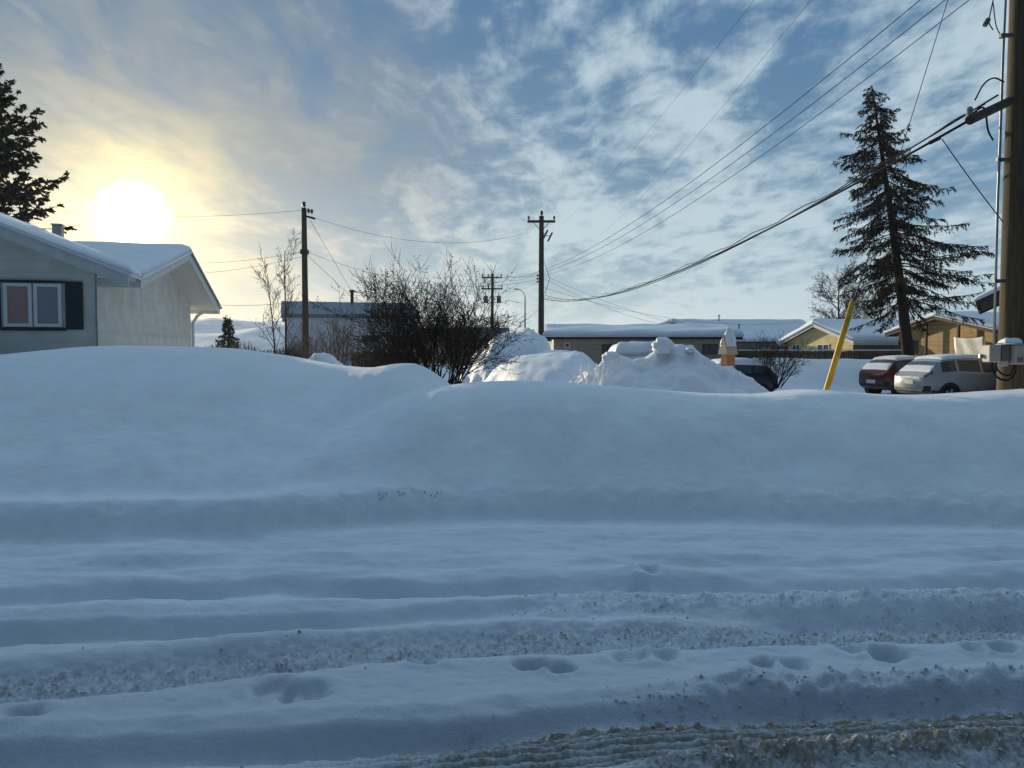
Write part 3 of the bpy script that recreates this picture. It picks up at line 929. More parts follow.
# corner board, gutter spout, roof vent
sk = MB(); zs = on_facade(90, 328).z
sk.box(hl_(xw0, 0, 0)[0], hl_(xw1, 0, 0)[0], wf - .02, wf - .002, zs - .02, zs + .015); sk.build('skirting_board', M['fascia_white'], house)
sk = MB(); sk.box(Lm / 2 + .002, Lm / 2 + .02, -(hdm - oe), hdm - oe, zs - .02, zs + .015); sk.build('skirting_board', M['fascia_white'], house)
cb = MB(); cb.box(Lm / 2 + og + xw1 - .02, Lm / 2 + og + xw1 + .012, wf - .012, wf - .002, -1, zf(xw1) - .05)
cb.build('corner_board', M['box_grey'], house)
ds = MB(); X_ = Lm / 2 + .06; Yd = hdm - oe
ds.tube([(X_ + .25, Yd + .55, ev - .05), (X_ + .1, Yd + .3, ev - .18), (X_, Yd + .02, ev - .42), (X_, Yd + .02, -.5)], .05, 8)
ds.build('downspout', M['frame_white'], house)
vt = MB(); pv = Vector(hl_(-2.35 * K, .35, rg + .1))
vt.box(pv.x - .11, pv.x + .11, pv.y - .11, pv.y + .11, pv.z - .3, pv.z + .62, bev=.015); vt.box(pv.x - .13, pv.x + .13, pv.y - .13, pv.y + .13, pv.z + .622, pv.z + .66, bev=.01)
vt.build('chimney', M['box_grey'], house)

# ---- white shed with blue grey metal roof
p = at(349, 352, 55)
gable_house('metal_roofed_shed', 'long white sided shed with bare blue-grey metal roof, behind the left utility pole', 'shed', (p.x, p.y, 0), math.radians(16), 8.6, 6.0, 3.95, 5.0, .4, .25,
            'white_siding', 'metal_roof', 'metal_roof', 0, wins=[('front', 1.2, 2.5, 1.1, .45, dict(frame='fascia_dark', mull=0))])
v = MB(); q = at(352, 300, 55); v.tube([(q.x, q.y, 4.4), (q.x, q.y, 5.9)], .12, 8); v.lathe([(.2, 5.85), (.2, 6.0)], (q.x, q.y, 0), 10)
sh = bpy.data.objects['metal_roofed_shed']
for i, vv in enumerate(v.v):
    w = (Matrix.Translation((p.x, p.y, 0)) @ Matrix.Rotation(math.radians(16), 4, 'Z')).inverted() @ Vector(vv); v.v[i] = tuple(w)
v.build('chimney', M['fascia_dark'], sh)
# navy roofed building behind the bush
p = at(448, 352, 66)
gable_house('navy_roofed_building', 'low building with dark navy metal roof behind the big bush', 'building', (p.x, p.y, 0), math.radians(2), 9.6, 7, 2.5, 3.55, .4, .4,
            'tan', 'navy_roof', 'fascia_dark', 0, wins=[('front', 3.5, 1.6, 1, .7)])

# ---- tan low building with snowy roof
p = at(634, 352, 49)
gable_house('long_low_building', 'long low tan building under an even sheet of roof snow, centre background', 'building', (p.x, p.y, 0), math.radians(-1.5), 10.4, 7, 2.42, 2.95, .45, .55,
            'tan', 'dark_roof', 'fascia_dark', .28,
            wins=[('front', -1.9, 1.75, .9, .6, dict(frame='fascia_dark')), ('front', .9, 1.75, .9, .6, dict(frame='fascia_dark')), ('front', -4.4, 2.0, .3, .3, dict(frame='frame_white', mull=0)), ('front', 4.0, 1.75, .9, .6, dict(frame='fascia_dark'))], seed=2)
# vents on its roof
pr = at(735, 352, 95)
h2 = gable_house('snow_roofed_house', 'wide house with big plain snow roof behind the wooden shelter', 'house', (pr.x, pr.y, 0), math.radians(2), 15.8, 12, 2.75, 5.2, .5, .5,
                 'drab', 'dark_roof', 'fascia_dark', .3, seed=5, wins=[('front', 1.6, 1.7, 1.2, .7)])
v = MB()
for x, z0, z1 in ((-2.2, 5.0, 6.0), (-.6, 3.8, 4.8), (-3.8, 3.8, 4.8)):
    v = MB(); v.lathe([(.07, z0), (.07, z1), (.13, z1 + .02), (.13, z1 + .12)], (x, -.5 if x == -2.2 else -3.2, 0), 10)
    v.build('roof_vent', M['fascia_dark'], h2)
p = at(678, 352, 66)
gable_house('gabled_house', 'small snow capped gable peeking over the long low building', 'house', (p.x, p.y, 0), math.radians(72), 7, 4.6, 3.1, 3.9, .3, .3, 'drab', 'dark_roof', 'fascia_dark', .28, seed=8)

# ---- yellow house
a_ = math.radians(13)
p = at(855, 352, 55)
L_, D_ = 9.5, 7.4
c_ = Vector((math.cos(a_), math.sin(a_), 0)); d_ = Vector((-math.sin(a_), math.cos(a_), 0))
near = Vector((at(853, 352, 50).x, 50, 0))
cen2 = near + c_ * (L_ / 2) + d_ * (D_ / 2)
gable_house('yellow_house', 'sunlit yellow sided house with thick snow overhanging its gable', 'house', cen2, a_, L_, D_, 2.15, 3.45, .6, .4, 'drab', 'dark_roof', 'fascia_white', .34,
            gable_wall='yellow', seed=11, wins=[('left', -.6, 1.72, 1.3, .85), ('left', 2.6, 1.72, .9, .85)])
# ---- brown log house
a_ = math.radians(10)
near = Vector((at(994, 352, 40).x, 40, 0))
L_, D_ = 9, 7.4
c_ = Vector((math.cos(a_), math.sin(a_), 0)); d_ = Vector((-math.sin(a_), math.cos(a_), 0))
cen3 = near + c_ * (L_ / 2) + d_ * (D_ / 2)
lh = gable_house('log_house', 'brown log sided house with tarp on its sunlit gable beside the right pole', 'house', cen3, a_, L_, D_, 2.65, 3.55, .6, .5, 'drab', 'dark_roof', 'soffit', .22,
                 gable_wall='logs', seed=14, wins=[('left', 2.4, 1.9, .8, .8, dict(frame='soffit'))])
for y in (.9, -1.6, 3.2):
    mb = MB(); mb.box(-L_ / 2 - .40, -L_ / 2 - .28, y - .06, y + .06, -.5, 2.62 + (3.55 - 2.65) / 4.3 * (4.3 - abs(y)) - .02)
    mb.build('porch_post', M['soffit'], lh)
# tarp hanging from the gable
mb = MB(); n = 14
for i in range(n + 1):
    for j in range(n + 1):
        u, v = i / n, j / n
        y = -3.62 + 2.2 * u * (1 - .12 * v); z = 2.42 - 1.15 * v - .10 * math.sin(PI * u) * (1 - v)
        xo = -L_ / 2 - .47 - .018 * math.sin(u * 13 + 3 * v) - .02 * math.sin(v * 7 + u * 4) - .02
        mb.v.append((xo, y, z))
for i in range(n):
    for j in range(n):
        a = i * (n + 1) + j; mb.f.append((a, a + 1, a + n + 2, a + n + 1))
W4 = Matrix.Translation(cen3) @ Matrix.Rotation(a_, 4, 'Z')
mb.v = [tuple(W4 @ Vector(v)) for v in mb.v]
o = mb.build('tarp', M['tarp'], smooth=True)
sol = o.modifiers.new('thickness', 'SOLIDIFY'); sol.thickness = .012
tag(o, 'pale crumpled tarp hung across the gable of the brown log house', 'tarp')

# ---- roof corner at the right edge
yw = math.radians(58)
cor = at(976, 352, 27)
lx_, ly_ = -(3.2 + .5), 3.0 + .95
loc_ = (cor.x - (lx_ * math.cos(yw) - ly_ * math.sin(yw)), cor.y - (lx_ * math.sin(yw) + ly_ * math.cos(yw)), 0)
gable_house('dark_roofed_house', 'dark roof corner of a house jutting out left of the right pole', 'house', loc_, yw, 6.4, 6.0, 3.32, 5.3, .95, .5,
            'drab', 'dark_roof', 'fascia_dark', .12, seed=19)

# ---- wooden shelter with snow hat
p = at(728, 352, 27)
w = thing('wooden_shelter', 'narrow orange wooden shelter with tall snow hat behind the broad pile', 'garden shelter', (p.x, p.y, -.1), math.radians(22))
mb = MB(); mb.box(-.17, .17, -.17, .17, 0, 1.65); mb.build('post_box', M['orange_wood'], w)
mb = MB()
vs = [(-.24, -.26, 1.62), (.24, -.26, 1.62), (.24, .26, 1.62), (-.24, .26, 1.62), (-.22, 0, 2.3), (.22, 0, 2.3)]
mb.add(vs, [(0, 1, 5, 4), (2, 3, 4, 5), (1, 2, 5), (3, 0, 4), (3, 2, 1, 0)]); mb.build('peaked_roof', M['sunlit_wood'], w)
mb = MB()
for i in range(9):
    t = i / 8
    for j in range(14):
        a = 2 * PI * j / 14
        r = (.28 * (1 - t ** 1.7) + .02) * (1 + .12 * math.sin(3 * a + 5 * t))
        mb.v.append((r * math.cos(a) * .9 + .03, r * math.sin(a), 1.90 + .68 * t))
for i in range(8):
    for j in range(14):
        mb.f.append((i * 14 + j, i * 14 + (j + 1) % 14, (i + 1) * 14 + (j + 1) % 14, (i + 1) * 14 + j))
mb.f.append(tuple(8 * 14 + j for j in range(14)))
mb.build('snow_hat', M['snow'], w, smooth=True)

# ---- snow covered trailer behind the broad pile
p = at(640, 352, 24)
w = thing('utility_trailer', 'flat topped trailer buried in snow above the crest of the broad pile', 'trailer', (p.x, p.y, -.2), math.radians(2))
mb = MB(); mb.box(-.85, .85, -.7, .7, .55, 1.72, bev=.05); mb.build('body', M['white_siding'], w)
mb = MB(); snow_sheet(mb, lambda u, v: (-.9 + 1.8 * u, -.75 + 1.5 * v, 1.722), 20, 14, .36, .28, lu=1.8, lv=1.5, amp=.3, ff=2.0); mb.build('snow_cover', M['snow'], w, smooth=True)
for sx in (-1, 1):
    for sy in (-1, 1):
        mb = MB(); mb.lathe([(.2, -.09), (.3, -.08), (.3, .08), (.2, .09)], (sx * .5, sy * .62, .32), 16, 'Y'); mb.build('wheel', M['black'], w, smooth=False)

# ------------------------------------------------------------------ wooden fence
def fence(p0, p1, z0, z1, name, label, seed):
    p0, p1 = Vector(p0), Vector(p1)
    d = p1 - p0; n = d.length; r = random.Random(seed)
    root = thing(name, label, 'fence', p0, math.atan2(d.y, d.x))
    mb = MB(); x = 0
    while x < n:
        w = .14 + r.uniform(-.006, .006)
        mb.box(x, x + w - .012, -.012 + r.uniform(-.004, .004), .012, z0, z1 + r.uniform(-.03, .03)); x += w
    mb.build('board_panel', M['fence_wood'], root)
    mb = MB()
    for z in (z0 + (z1 - z0) * .2, z1 - .2):
        mb.box(0, n, .018, .07, z, z + .09)
    mb.build('rail', M['fence_wood'], root)
    x = 0
    while x <= n:
        mb = MB(); mb.box(x - .05, x + .05, .072, .17, z0 - .4, z1 + .08); mb.build('post', M['fence_wood'], root); x += 2.4
    mb = MB(); snow_sheet(mb, lambda u, v: (n * u, -.03 + .13 * v, z1 + .034), 40, 6, .05, .05, lu=n, lv=.13); mb.build('snow_cap', M['snow'], root, smooth=True)
    return root


fence(at(738, 352, 47), (at(905, 352, 46).x, 46, 1.6), -1.6, .06, 'board_fence', 'dark weathered board fence running below the yellow house', 4)
fence(at(352, 352, 38), at(412, 352, 38), -1.2, .0, 'board_fence', 'dark low board fence behind the left side of the big bush', 9)

# ------------------------------------------------------------------ plants
def grow(mb, p, d, ln, r, lvl, R, par, leaves=None):
    n = 5 if lvl == 0 else 4
    pts = [p.copy()]; rad = [r]
    q = p.copy(); dd = d.normalized()
    for i in range(n):
        dd = (dd + Vector((R.gauss(0, 1), R.gauss(0, 1), R.gauss(0, .7))) * par['wob'] + Vector((0, 0, par['up']))).normalized()
        q = q + dd * (ln / n)
        pts.append(q.copy()); rad.append(r * (1 - .62 * (i + 1) / n))
    mb.tube(pts, rad, 5 if lvl == 0 else 3, cap=False)
    if lvl < par['levels']:
        m = par['kids'][lvl]
        for k in range(m):
            t = par['t0'] + (1 - par['t0']) * (k + R.random()) / m
            i = min(int(t * n), n - 1); f = t * n - i
            bp = pts[i].lerp(pts[i + 1], f)
            ax = (pts[i + 1] - pts[i]).normalized()
            o = ax.orthogonal(); o.rotate(Matrix.Rotation(R.uniform(0, 2 * PI), 3, ax))
            ang = math.radians(R.uniform(*par['ang']))
            nd = ax * math.cos(ang) + o * math.sin(ang)
            grow(mb, bp, nd, ln * par['ratio'] * R.uniform(.6, 1.2), max(r * (1 - .6 * t) * .6, par['rmin']), lvl + 1, R, par, leaves)
    elif leaves is not None:
        for k in range(par.get('leafn', 2)):
            if R.random() < par.get('leafp', .3):
                leaf(leaves, pts[R.randint(1, n)], R, par.get('leafs', .03))


def leaf(mb, p, R, s):
    a = Vector((R.gauss(0, 1), R.gauss(0, 1), R.gauss(0, 1))).normalized(); b = a.orthogonal().normalized()
    mb.add([p, p + a * s + b * s * .4, p + a * s * 1.8, p + a * s - b * s * .4], [(0, 1, 2, 3)])


def shrub(name, label, cat, base, nst, spread, ln, r, par, bark, seed, leafm=None, group=None, bias=0.0):
    R = random.Random(seed)
    root = thing(name, label, cat, base, 0, group)
    mb = MB(); lv = MB() if leafm else None
    for i in range(nst):
        a = 2.399 * i + R.uniform(-.4, .4); tl = math.radians(R.uniform(*spread)); shrink = 1 - .30 * (tl / .9)
        d = Vector((math.cos(a) * math.sin(tl) + bias, math.sin(a) * math.sin(tl), math.cos(tl)))
        grow(mb, Vector((math.cos(a) * R.uniform(0, .25), math.sin(a) * R.uniform(0, .25), -.15)), d, ln * shrink * R.uniform(.8, 1.02), r * R.uniform(.6, 1.1), 0, R, par, lv)
    mb.build('stems', bark, root)
    if lv and lv.v: lv.build('dry_leaves', leafm, root)
    return root


par = dict(wob=.09, up=.05, levels=3, kids=(8, 6, 4), t0=.36, ang=(15, 48), ratio=.52, rmin=.0042, leafp=.5, leafs=.024, leafn=2)
b = at(437, 385, 13.2)
shrub('bare_bush', 'big dense dark bush with bare twigs, rising behind the dip in the snow bank', 'bush', (b.x, b.y, .70), 31, (2, 43), 1.95, .025, par, M['bark_dark'], 21, M['dry_leaf'], bias=-.17)
par = dict(wob=.07, up=.04, levels=2, kids=(6, 4), t0=.25, ang=(12, 38), ratio=.42, rmin=.005)
b = at(338, 362, 27)
shrub('bare_bush', 'thin grey-brown bush before the white shed, right of the left utility pole', 'bush', (b.x, b.y, 1.0), 34, (3, 48), 1.9, .018, par, M['bark_pale'], 22)
b = at(310, 355, 29)
shrub('bare_bush', 'low thin grey bush before the white shed, left of the left utility pole', 'bush', (b.x, b.y, 1.1), 16, (5, 40), 1.35, .014, par, M['bark_pale'], 27)
par = dict(wob=.09, up=.05, levels=3, kids=(6, 5, 3), t0=.25, ang=(15, 45), ratio=.42, rmin=.006)
b = at(776, 372, 33)
shrub('bare_bush', 'dark rounded bare bush between the dark blue car and the yellow marker', 'bush', (b.x, b.y, .2), 26, (3, 50), 2.1, .022, par, M['bark_dark'], 23)
# snow coated little shrub on the mound
par = dict(wob=.10, up=.02, levels=1, kids=(3,), t0=.3, ang=(20, 45), ratio=.4, rmin=.02)
b = at(589, 384, 15.2)
shrub('snowy_shrub', 'small snow crusted shrub standing before the left end of the broad pile', 'shrub', (b.x, b.y, .85), 11, (5, 36), .80, .045, par, M['snow'], 24)


def tree(name, label, base, h, r, par, bark, seed, lean=(0, 0), leafm=None, forks=None, group=None):
    R = random.Random(seed)
    root = thing(name, label, 'tree', base, 0, group)
    tr = MB(); cr = MB(); lv = MB() if leafm else None
    stems = forks or [((0, 0), lean, 1.0)]
    for (ox, oy), ln_, sc in stems:
        pts = []; rad = []; n = 10
        for i in range(n + 1):
            t = i / n
            pts.append(Vector((ox + ln_[0] * t + .03 * h * math.sin(5 * t + ox) * .15, oy + ln_[1] * t, h * sc * t))); rad.append(r * sc * (1 - .9 * t) + .006)
        tr.tube(pts, rad, 7)
        for k in range(par['n0']):
            t = par['from'] + (1 - par['from']) * (k + R.random()) / par['n0']
            i = min(int(t * n), n - 1); bp = pts[i].lerp(pts[i + 1], t * n - i)
            a = R.uniform(0, 2 * PI); tl = math.radians(R.uniform(*par['tilt']))
            d = Vector((math.cos(a) * math.sin(tl), math.sin(a) * math.sin(tl), math.cos(tl)))
            grow(cr, bp, d, h * par['bl'] * (1.15 - .8 * abs(t - .45)) * R.uniform(.7, 1.2), max(rad[i] * .45, par['rmin']), 0, R, par, lv)
    tr.build('trunk', bark, root); cr.build('crown', bark, root)
    if lv and lv.v: lv.build('dry_leaves', leafm, root)
    return root


par = dict(n0=15, tilt=(18, 42), bl=.24, wob=.08, up=.05, levels=2, kids=(5, 4), t0=.25, ang=(18, 42), ratio=.45, rmin=.006, leafp=.5, leafn=2, leafs=.03, **{'from': .15})
b = at(285, 352, 27)
tree('young_birch', 'slender leafless young tree with two stems between the bungalow and the shed', (b.x, b.y, .9), 4.2, .035, par, M['bark'], 31, leafm=M['dry_leaf'],
     forks=[((0, 0), (.05, 0), 1.0), ((-.35, .1), (-.3, .2), .82)])
par = dict(n0=26, tilt=(35, 75), bl=.34, wob=.12, up=.04, levels=3, kids=(7, 6, 4), t0=.2, ang=(20, 50), ratio=.5, rmin=.013, **{'from': .22})
b = at(838, 352, 64)
tree('bare_tree', 'leafless spreading tree behind the roof of the yellow house', (b.x, b.y, .5), 6.9, .16, par, M['bark_dark'], 32)
par = dict(n0=24, tilt=(25, 70), bl=.36, wob=.12, up=.04, levels=3, kids=(7, 6, 4), t0=.2, ang=(20, 50), ratio=.5, rmin=.013, **{'from': .2})
b = at(880, 352, 66)
tree('bare_tree', 'leafless tree behind the trunk of the tall spruce', (b.x, b.y, .5), 6.4, .14, par, M['bark_dark'], 33)


def conifer(name, label, base, h, lean, r0, prof, dens, seed, bark, ndl, droop, nb, twn, ncard, card, start=.1, side=None, rag=0.0):
    """trunk with separate drooping limbs, flat twig sprays and small needle cards"""
    R = random.Random(seed)
    root = thing(name, label, 'tree', base)
    tr = MB(); cr = MB(); nd = MB()
    n = 14; pts = []; rad = []
    for i in range(n + 1):
        t = i / n
        pts.append(Vector((lean[0] * t + .07 * math.sin(4 * t), lean[1] * t, h * t))); rad.append(r0 * (1 - t) ** .85 + .012)
    tr.tube(pts, rad, 9)
    for k in range(nb):
        t = start + (1 - start) * ((k + R.random()) / nb) ** .92
        if t > .995: t = .995
        i = min(int(t * n), n - 1); bp = pts[i].lerp(pts[i + 1], t * n - i)
        a = k * 2.399 + R.uniform(-.5, .5)
        ln = prof(t) * (R.uniform(.35, 1.2) if rag else R.uniform(.55, 1.18))
        if side: ln *= side(t, math.cos(a))
        if ln < .15: continue
        el = math.radians(droop(t) + R.uniform(-9, 9) * (1 + rag))
        out = Vector((math.cos(a), math.sin(a), 0))
        m = 7; q = bp.copy(); bpts = [q.copy()]
        for s in range(m):
            e = el + math.radians(16) * (s / m) ** 2 - math.radians(8) * math.sin(PI * s / m)
            q = q + (out * math.cos(e) + Vector((0, 0, math.sin(e)))) * (ln / m) + Vector((R.gauss(0, .02), R.gauss(0, .02), R.gauss(0, .015))) * ln * .6
            bpts.append(q.copy())
        br = .012 + .018 * ln / 3
        cr.tube(bpts, [br * (1 - .75 * s / m) for s in range(m + 1)], 4, cap=False)
        # twigs
        nt = max(3, int(twn * ln))
        sd = Vector((-out.y, out.x, 0))
        for w in range(nt):
            u = .12 + .88 * (w + R.random()) / nt
            s = min(int(u * m), m - 1); tp = bpts[s].lerp(bpts[s + 1], u * m - s)
            tl = (.18 + .34 * ln * .4 * (1.15 - u)) * R.uniform(.5, 1.3)
            ax = (bpts[s + 1] - bpts[s]).normalized()
            dr = (ax * R.uniform(.5, 1.0) + sd * (1 if w % 2 else -1) * R.uniform(.3, 1.0) + Vector((0, 0, R.uniform(-.75 - .9 * rag, .05)))).normalized()
            e1 = tp + dr * tl * .5; e2 = e1 + (dr + Vector((0, 0, -.25))).normalized() * tl * .5
            cr.tube([tp, e1, e2], [.008, .006, .003], 3, cap=False)
            if R.random() > dens(t, u): continue
            for c in range(ncard):
                v = R.random(); bp2 = tp.lerp(e1, v * 2) if v < .5 else e1.lerp(e2, v * 2 - 1)
                dv = (dr + Vector((R.gauss(0, .55), R.gauss(0, .55), R.gauss(0, .45)))).normalized()
                o = dv.orthogonal().normalized(); o.rotate(Matrix.Rotation(R.uniform(0, 6.28), 3, dv))
                l = card[0] * R.uniform(.6, 1.3); wd = card[1] * R.uniform(.6, 1.3)
                nd.add([bp2 - o * wd * .5, bp2 + dv * l * .6 - o * wd * .4, bp2 + dv * l, bp2 + dv * l * .6 + o * wd * .4, bp2 + o * wd * .5], [(0, 1, 2, 3, 4)])
    tr.build('trunk', bark, root, smooth=True)
    c = cr.build('crown', bark, root)
    nd.build('needles', ndl, c)
    return root


# tall sparse spruce on the right
Yt = 40.0
b0 = at(910, 372, Yt); top = at(873, 86, Yt)
H = top.z - b0.z


def sp_prof(t):
    return float(np.interp(t, [0, .12, .22, .4, .6, .8, .93, 1], [.5, 2.2, 3.3, 3.7, 2.9, 1.9, .9, .25]))


conifer('spruce', 'tall sparse leaning spruce with drooping ragged limbs, right background', (b0.x, b0.y, b0.z), H, (top.x - b0.x, 0), .30, sp_prof,
        lambda t, u: (.85 if t > .36 else .62) * (1 if u > .25 else .4), 41, M['bark_dark'], M['needles'], lambda t: -9 + 45 * max(0, t - .72) - 6 * (t > .4), 235, 14, 10, (.16, .040), start=.225, rag=1.0,
        side=lambda t, cx: (1.12 if cx > 0 else .86) if t < .55 else 1.0)
# pine behind the bungalow
b0 = at(-14, 352, 42); top = at(2, 74, 42)


def pine_prof(t):
    return float(np.interp(t, [0, .3, .45, .6, .8, .93, 1], [1, 3.4, 4.3, 3.9, 2.6, 1.7, .6]))


conifer('pine', 'dense dark tree rising behind the bungalow roof at the left edge', (b0.x, b0.y, .5), top.z - .5, (.5, 0), .3, pine_prof, lambda t, u: .25 + .75 * (math.sin(u * 19 + t * 37) > -.2) if u > .3 else .2, 43,
        M['bark_dark'], M['pine'], lambda t: 12 + 34 * t + 22 * math.sin(t * 61), 190, 8, 26, (.20, .085), start=.30)
# small trees far away
def far_conifer(label, px, py0, py1, Yd, wid, seed, grp):
    b0 = at(px, py1, Yd); tp = at(px, py0, Yd); h = tp.z - b0.z
    conifer('spruce', label, b0, h, (0, 0), .12, lambda t: wid * (1.02 - t) * .5, lambda t, u: 1, seed, M['bark_dark'], M['needles'], lambda t: -5, 60, 6, 7, (.28, .12), start=.1)


far_conifer('left of two tiny far spruces over the long low building', 550, 323, 340, 130, 2.0, 51, None)
far_conifer('right and taller of two tiny far spruces over the long low building', 555, 322, 340, 130, 2.2, 52, None)
far_conifer('small dark squat spruce beside the bungalow eave, before the far hills', 228, 314, 350, 75, 2.6, 53, None)

# dry brush line by the bungalow
R = random.Random(77); mb = MB()
for i in range(2600):
    x = R.uniform(-30, -13.5); y = 50 + R.gauss(0, .8); z0 = 1.0
    h = .35 + .65 * R.random() * (1 + .5 * math.sin(x * 1.3)); a = R.uniform(0, 6.3); l = R.uniform(0, .35)
    mb.tube([(x, y, z0), (x + l * math.cos(a), y + l * math.sin(a), z0 + h * 1.15)], [.022, .006], 3, cap=False)
o = mb.build('dry_brush', M['hedge'])
tag(o, 'strip of dry brown brush in the snow beside the bungalow', 'brush', kind='stuff')

# ------------------------------------------------------------------ utility poles
def pole_base(name, label, px0, py0, px1, py1, Yd, r0, r1, m, group='wooden utility poles', zb=None):
    t = at(px1, py1, Yd)
    b = at(px0, py0, Yd)
    root = thing(name, label, 'utility pole', (b.x, b.y, b.z), 0, group)
    d = t - b
    mb = MB(); n = 12
    mb.tube([d * (i / n) for i in range(n + 1)], [r0 + (r1 - r0) * i / n for i in range(n + 1)], 20)
    mb.build('shaft', m, root, smooth=False)
    return root, b, t


def insulator(mb, o, s=1.0):
    mb.lathe([(.025 * s, 0), (.025 * s, .05 * s), (.06 * s, .06 * s), (.065 * s, .10 * s), (.04 * s, .12 * s), (.06 * s, .14 * s), (.05 * s, .19 * s), (.02 * s, .21 * s)], o, 10)


# left pole
root, bL, tL = pole_base('utility_pole', 'weathered utility pole near the bungalow, with arm hardware only at its very top', 306, 372, 304, 208, 38, .17, .12, M['pole_dark'])
d = tL - bL
mb = MB(); c = d + Vector((.08, 0, -.35))
mb.tube([c + Vector((-.05, .25, .0)), c + Vector((.55, -.5, -.25))], .055, 6); mb.build('bracket_arm', M['crossarm'], root)
mb = MB(); insulator(mb, d + Vector((0, 0, .0)), 1.5); mb.build('insulator', M['brown_ceramic'], root)
for q in (Vector((.25, -.12, -.30)), Vector((.48, -.40, -.38))):
    mb = MB(); insulator(mb, d + q, 1.2); mb.build('insulator', M['brown_ceramic'], root)
mb = MB(); mb.box(-.16, .16, -.2, -.14, 0, .1); mb2 = MB(); mb2.box(-.17, .17, -.17, .17, 0, .22)
o = mb2.build('clamp_band', M['crossarm'], root); o.location = d * .72

# centre pole
root, bC, tC = pole_base('utility_pole', 'dark utility pole with one crossarm and a pair of fuse cutouts, centre of the view', 541, 372, 541.5, 216, 46, .19, .14, M['pole_dark'])
d = tC - bC
mb = MB(); mb.box(-.82, .82, -.22, -.13, d.z - .42, d.z - .28); arm = mb.build('crossarm', M['crossarm'], root)
for x in (-.75, .75):
    mb = MB(); insulator(mb, (x, -.175, d.z - .28), 1.2); mb.build('insulator', M['brown_ceramic'], arm)
mb = MB(); insulator(mb, (.02, 0, d.z), 1.5); mb.build('insulator', M['brown_ceramic'], root)
for s_ in (-1, 1):
    mb = MB(); mb.tube([(s_ * .45, -.12, d.z - .42), (s_ * .12, -.16, d.z - .8)], .02, 4); mb.build('brace', M['steel'], root)
for x, z in ((.28, d.z - 1.1), (.55, d.z - 1.25)):
    mb = MB(); mb.tube([(x - .16, -.12, z - .26), (x + .10, -.12, z + .26)], .055, 8); mb.tube([(x - .04, -.12, z + .05), (.08, -.12, z + .1)], .02, 5)
    mb.build('fuse_cutout', M['box_dark'], root)
for z in (d.z * .62, d.z * .6, d.z * .58):
    mb = MB(); mb.lathe([(.05, -.05), (.07, 0), (.05, .05)], (-.22, -.05, z), 8); mb.build('spool_insulator', M['brown_ceramic'], root)
mb = MB(); mb.tube([(.20, -.05, d.z * .70), (.5, -.1, d.z * .60), (.22, -.05, d.z * .5)], .015, 5); mb.build('jumper_cable', M['wire'], root)

# far pole
root, bF, tF = pole_base('utility_pole', 'farthest utility pole, with two crossarms and two hanging transformer cans', 492, 345, 492.5, 274, 76, .17, .13, M['pole_dark'])
d = tF - bF
for z, wd in ((d.z - .35, 1.0), (d.z - 1.45, 1.05)):
    mb = MB(); mb.box(-wd, wd, -.22, -.13, z - .08, z + .06); arm = mb.build('crossarm', M['crossarm'], root)
    for x in (-wd + .08, -.35, wd - .08):
        mb = MB(); insulator(mb, (x, -.175, z + .06), 1.3); mb.build('insulator', M['brown_ceramic'], arm)
for x in (-.62, .66):
    mb = MB(); mb.lathe([(.15, -.36), (.24, -.34), (.24, .30), (.18, .36), (.05, .38), (.04, .75)], (x, -.1, d.z - 2.5), 12); mb.build('transformer_can', M['box_dark'], root)
# street lamp
b = at(525, 345, 72); t = at(525, 292, 72)
lr = thing('street_lamp', 'thin grey street lamp pole between the far pole and the centre pole', 'street lamp', b)
d = t - b
mb = MB(); mb.tube([(0, 0, 0), (0, 0, d.z - .4)], [.09, .05], 10); mb.build('pole', M['box_dark'], lr)
mb = MB(); mb.tube([(0, 0, d.z - .42), (-.1, 0, d.z - .1), (-.45, 0, d.z + .2), (-.7, -.1, d.z + .25)], .035, 6); mb.build('arm', M['box_dark'], lr)
mb = MB(); mb.box(-1.05, -.62, -.2, .0, d.z + .2, d.z + .32, bev=.04); mb.build('lamp_head', M['box_grey'], lr)

# near pole on the right
YP = 11.0
xt = at(1017.5, 200, YP).x
root = thing('utility_pole', 'thick wooden utility pole with meter boxes filling the right edge', 'utility pole', (xt, YP, .4), 0, 'wooden utility poles')
mb = MB(); n = 24; k = 40
R = random.Random(5)
ringn = [(R.uniform(.94, 1.06)) for _ in range(k)]
for i in range(n + 1):
    z = -.6 + 9.6 * i / n; r = .20 - .006 * z
    for j in range(k):
        a = 2 * PI * j / k
        rr = r * (1 + .02 * float(perlin(np.array(a * 3.), np.array(z * .8))) + .018 * (ringn[j] - 1) * 10 * .5)
        mb.v.append((rr * math.cos(a), rr * math.sin(a), z))
for i in range(n):
    for j in range(k):
        mb.f.append((i * k + j, i * k + (j + 1) % k, (i + 1) * k + (j + 1) % k, (i + 1) * k + j))
mb.f.append(tuple(n * k + j for j in range(k)))
mb.build('shaft', M['pole'], root, smooth=True)


def lp(px, py, Yd=YP):
    q = at(px, py, Yd); return Vector((q.x - xt, q.y - YP, q.z - .4))


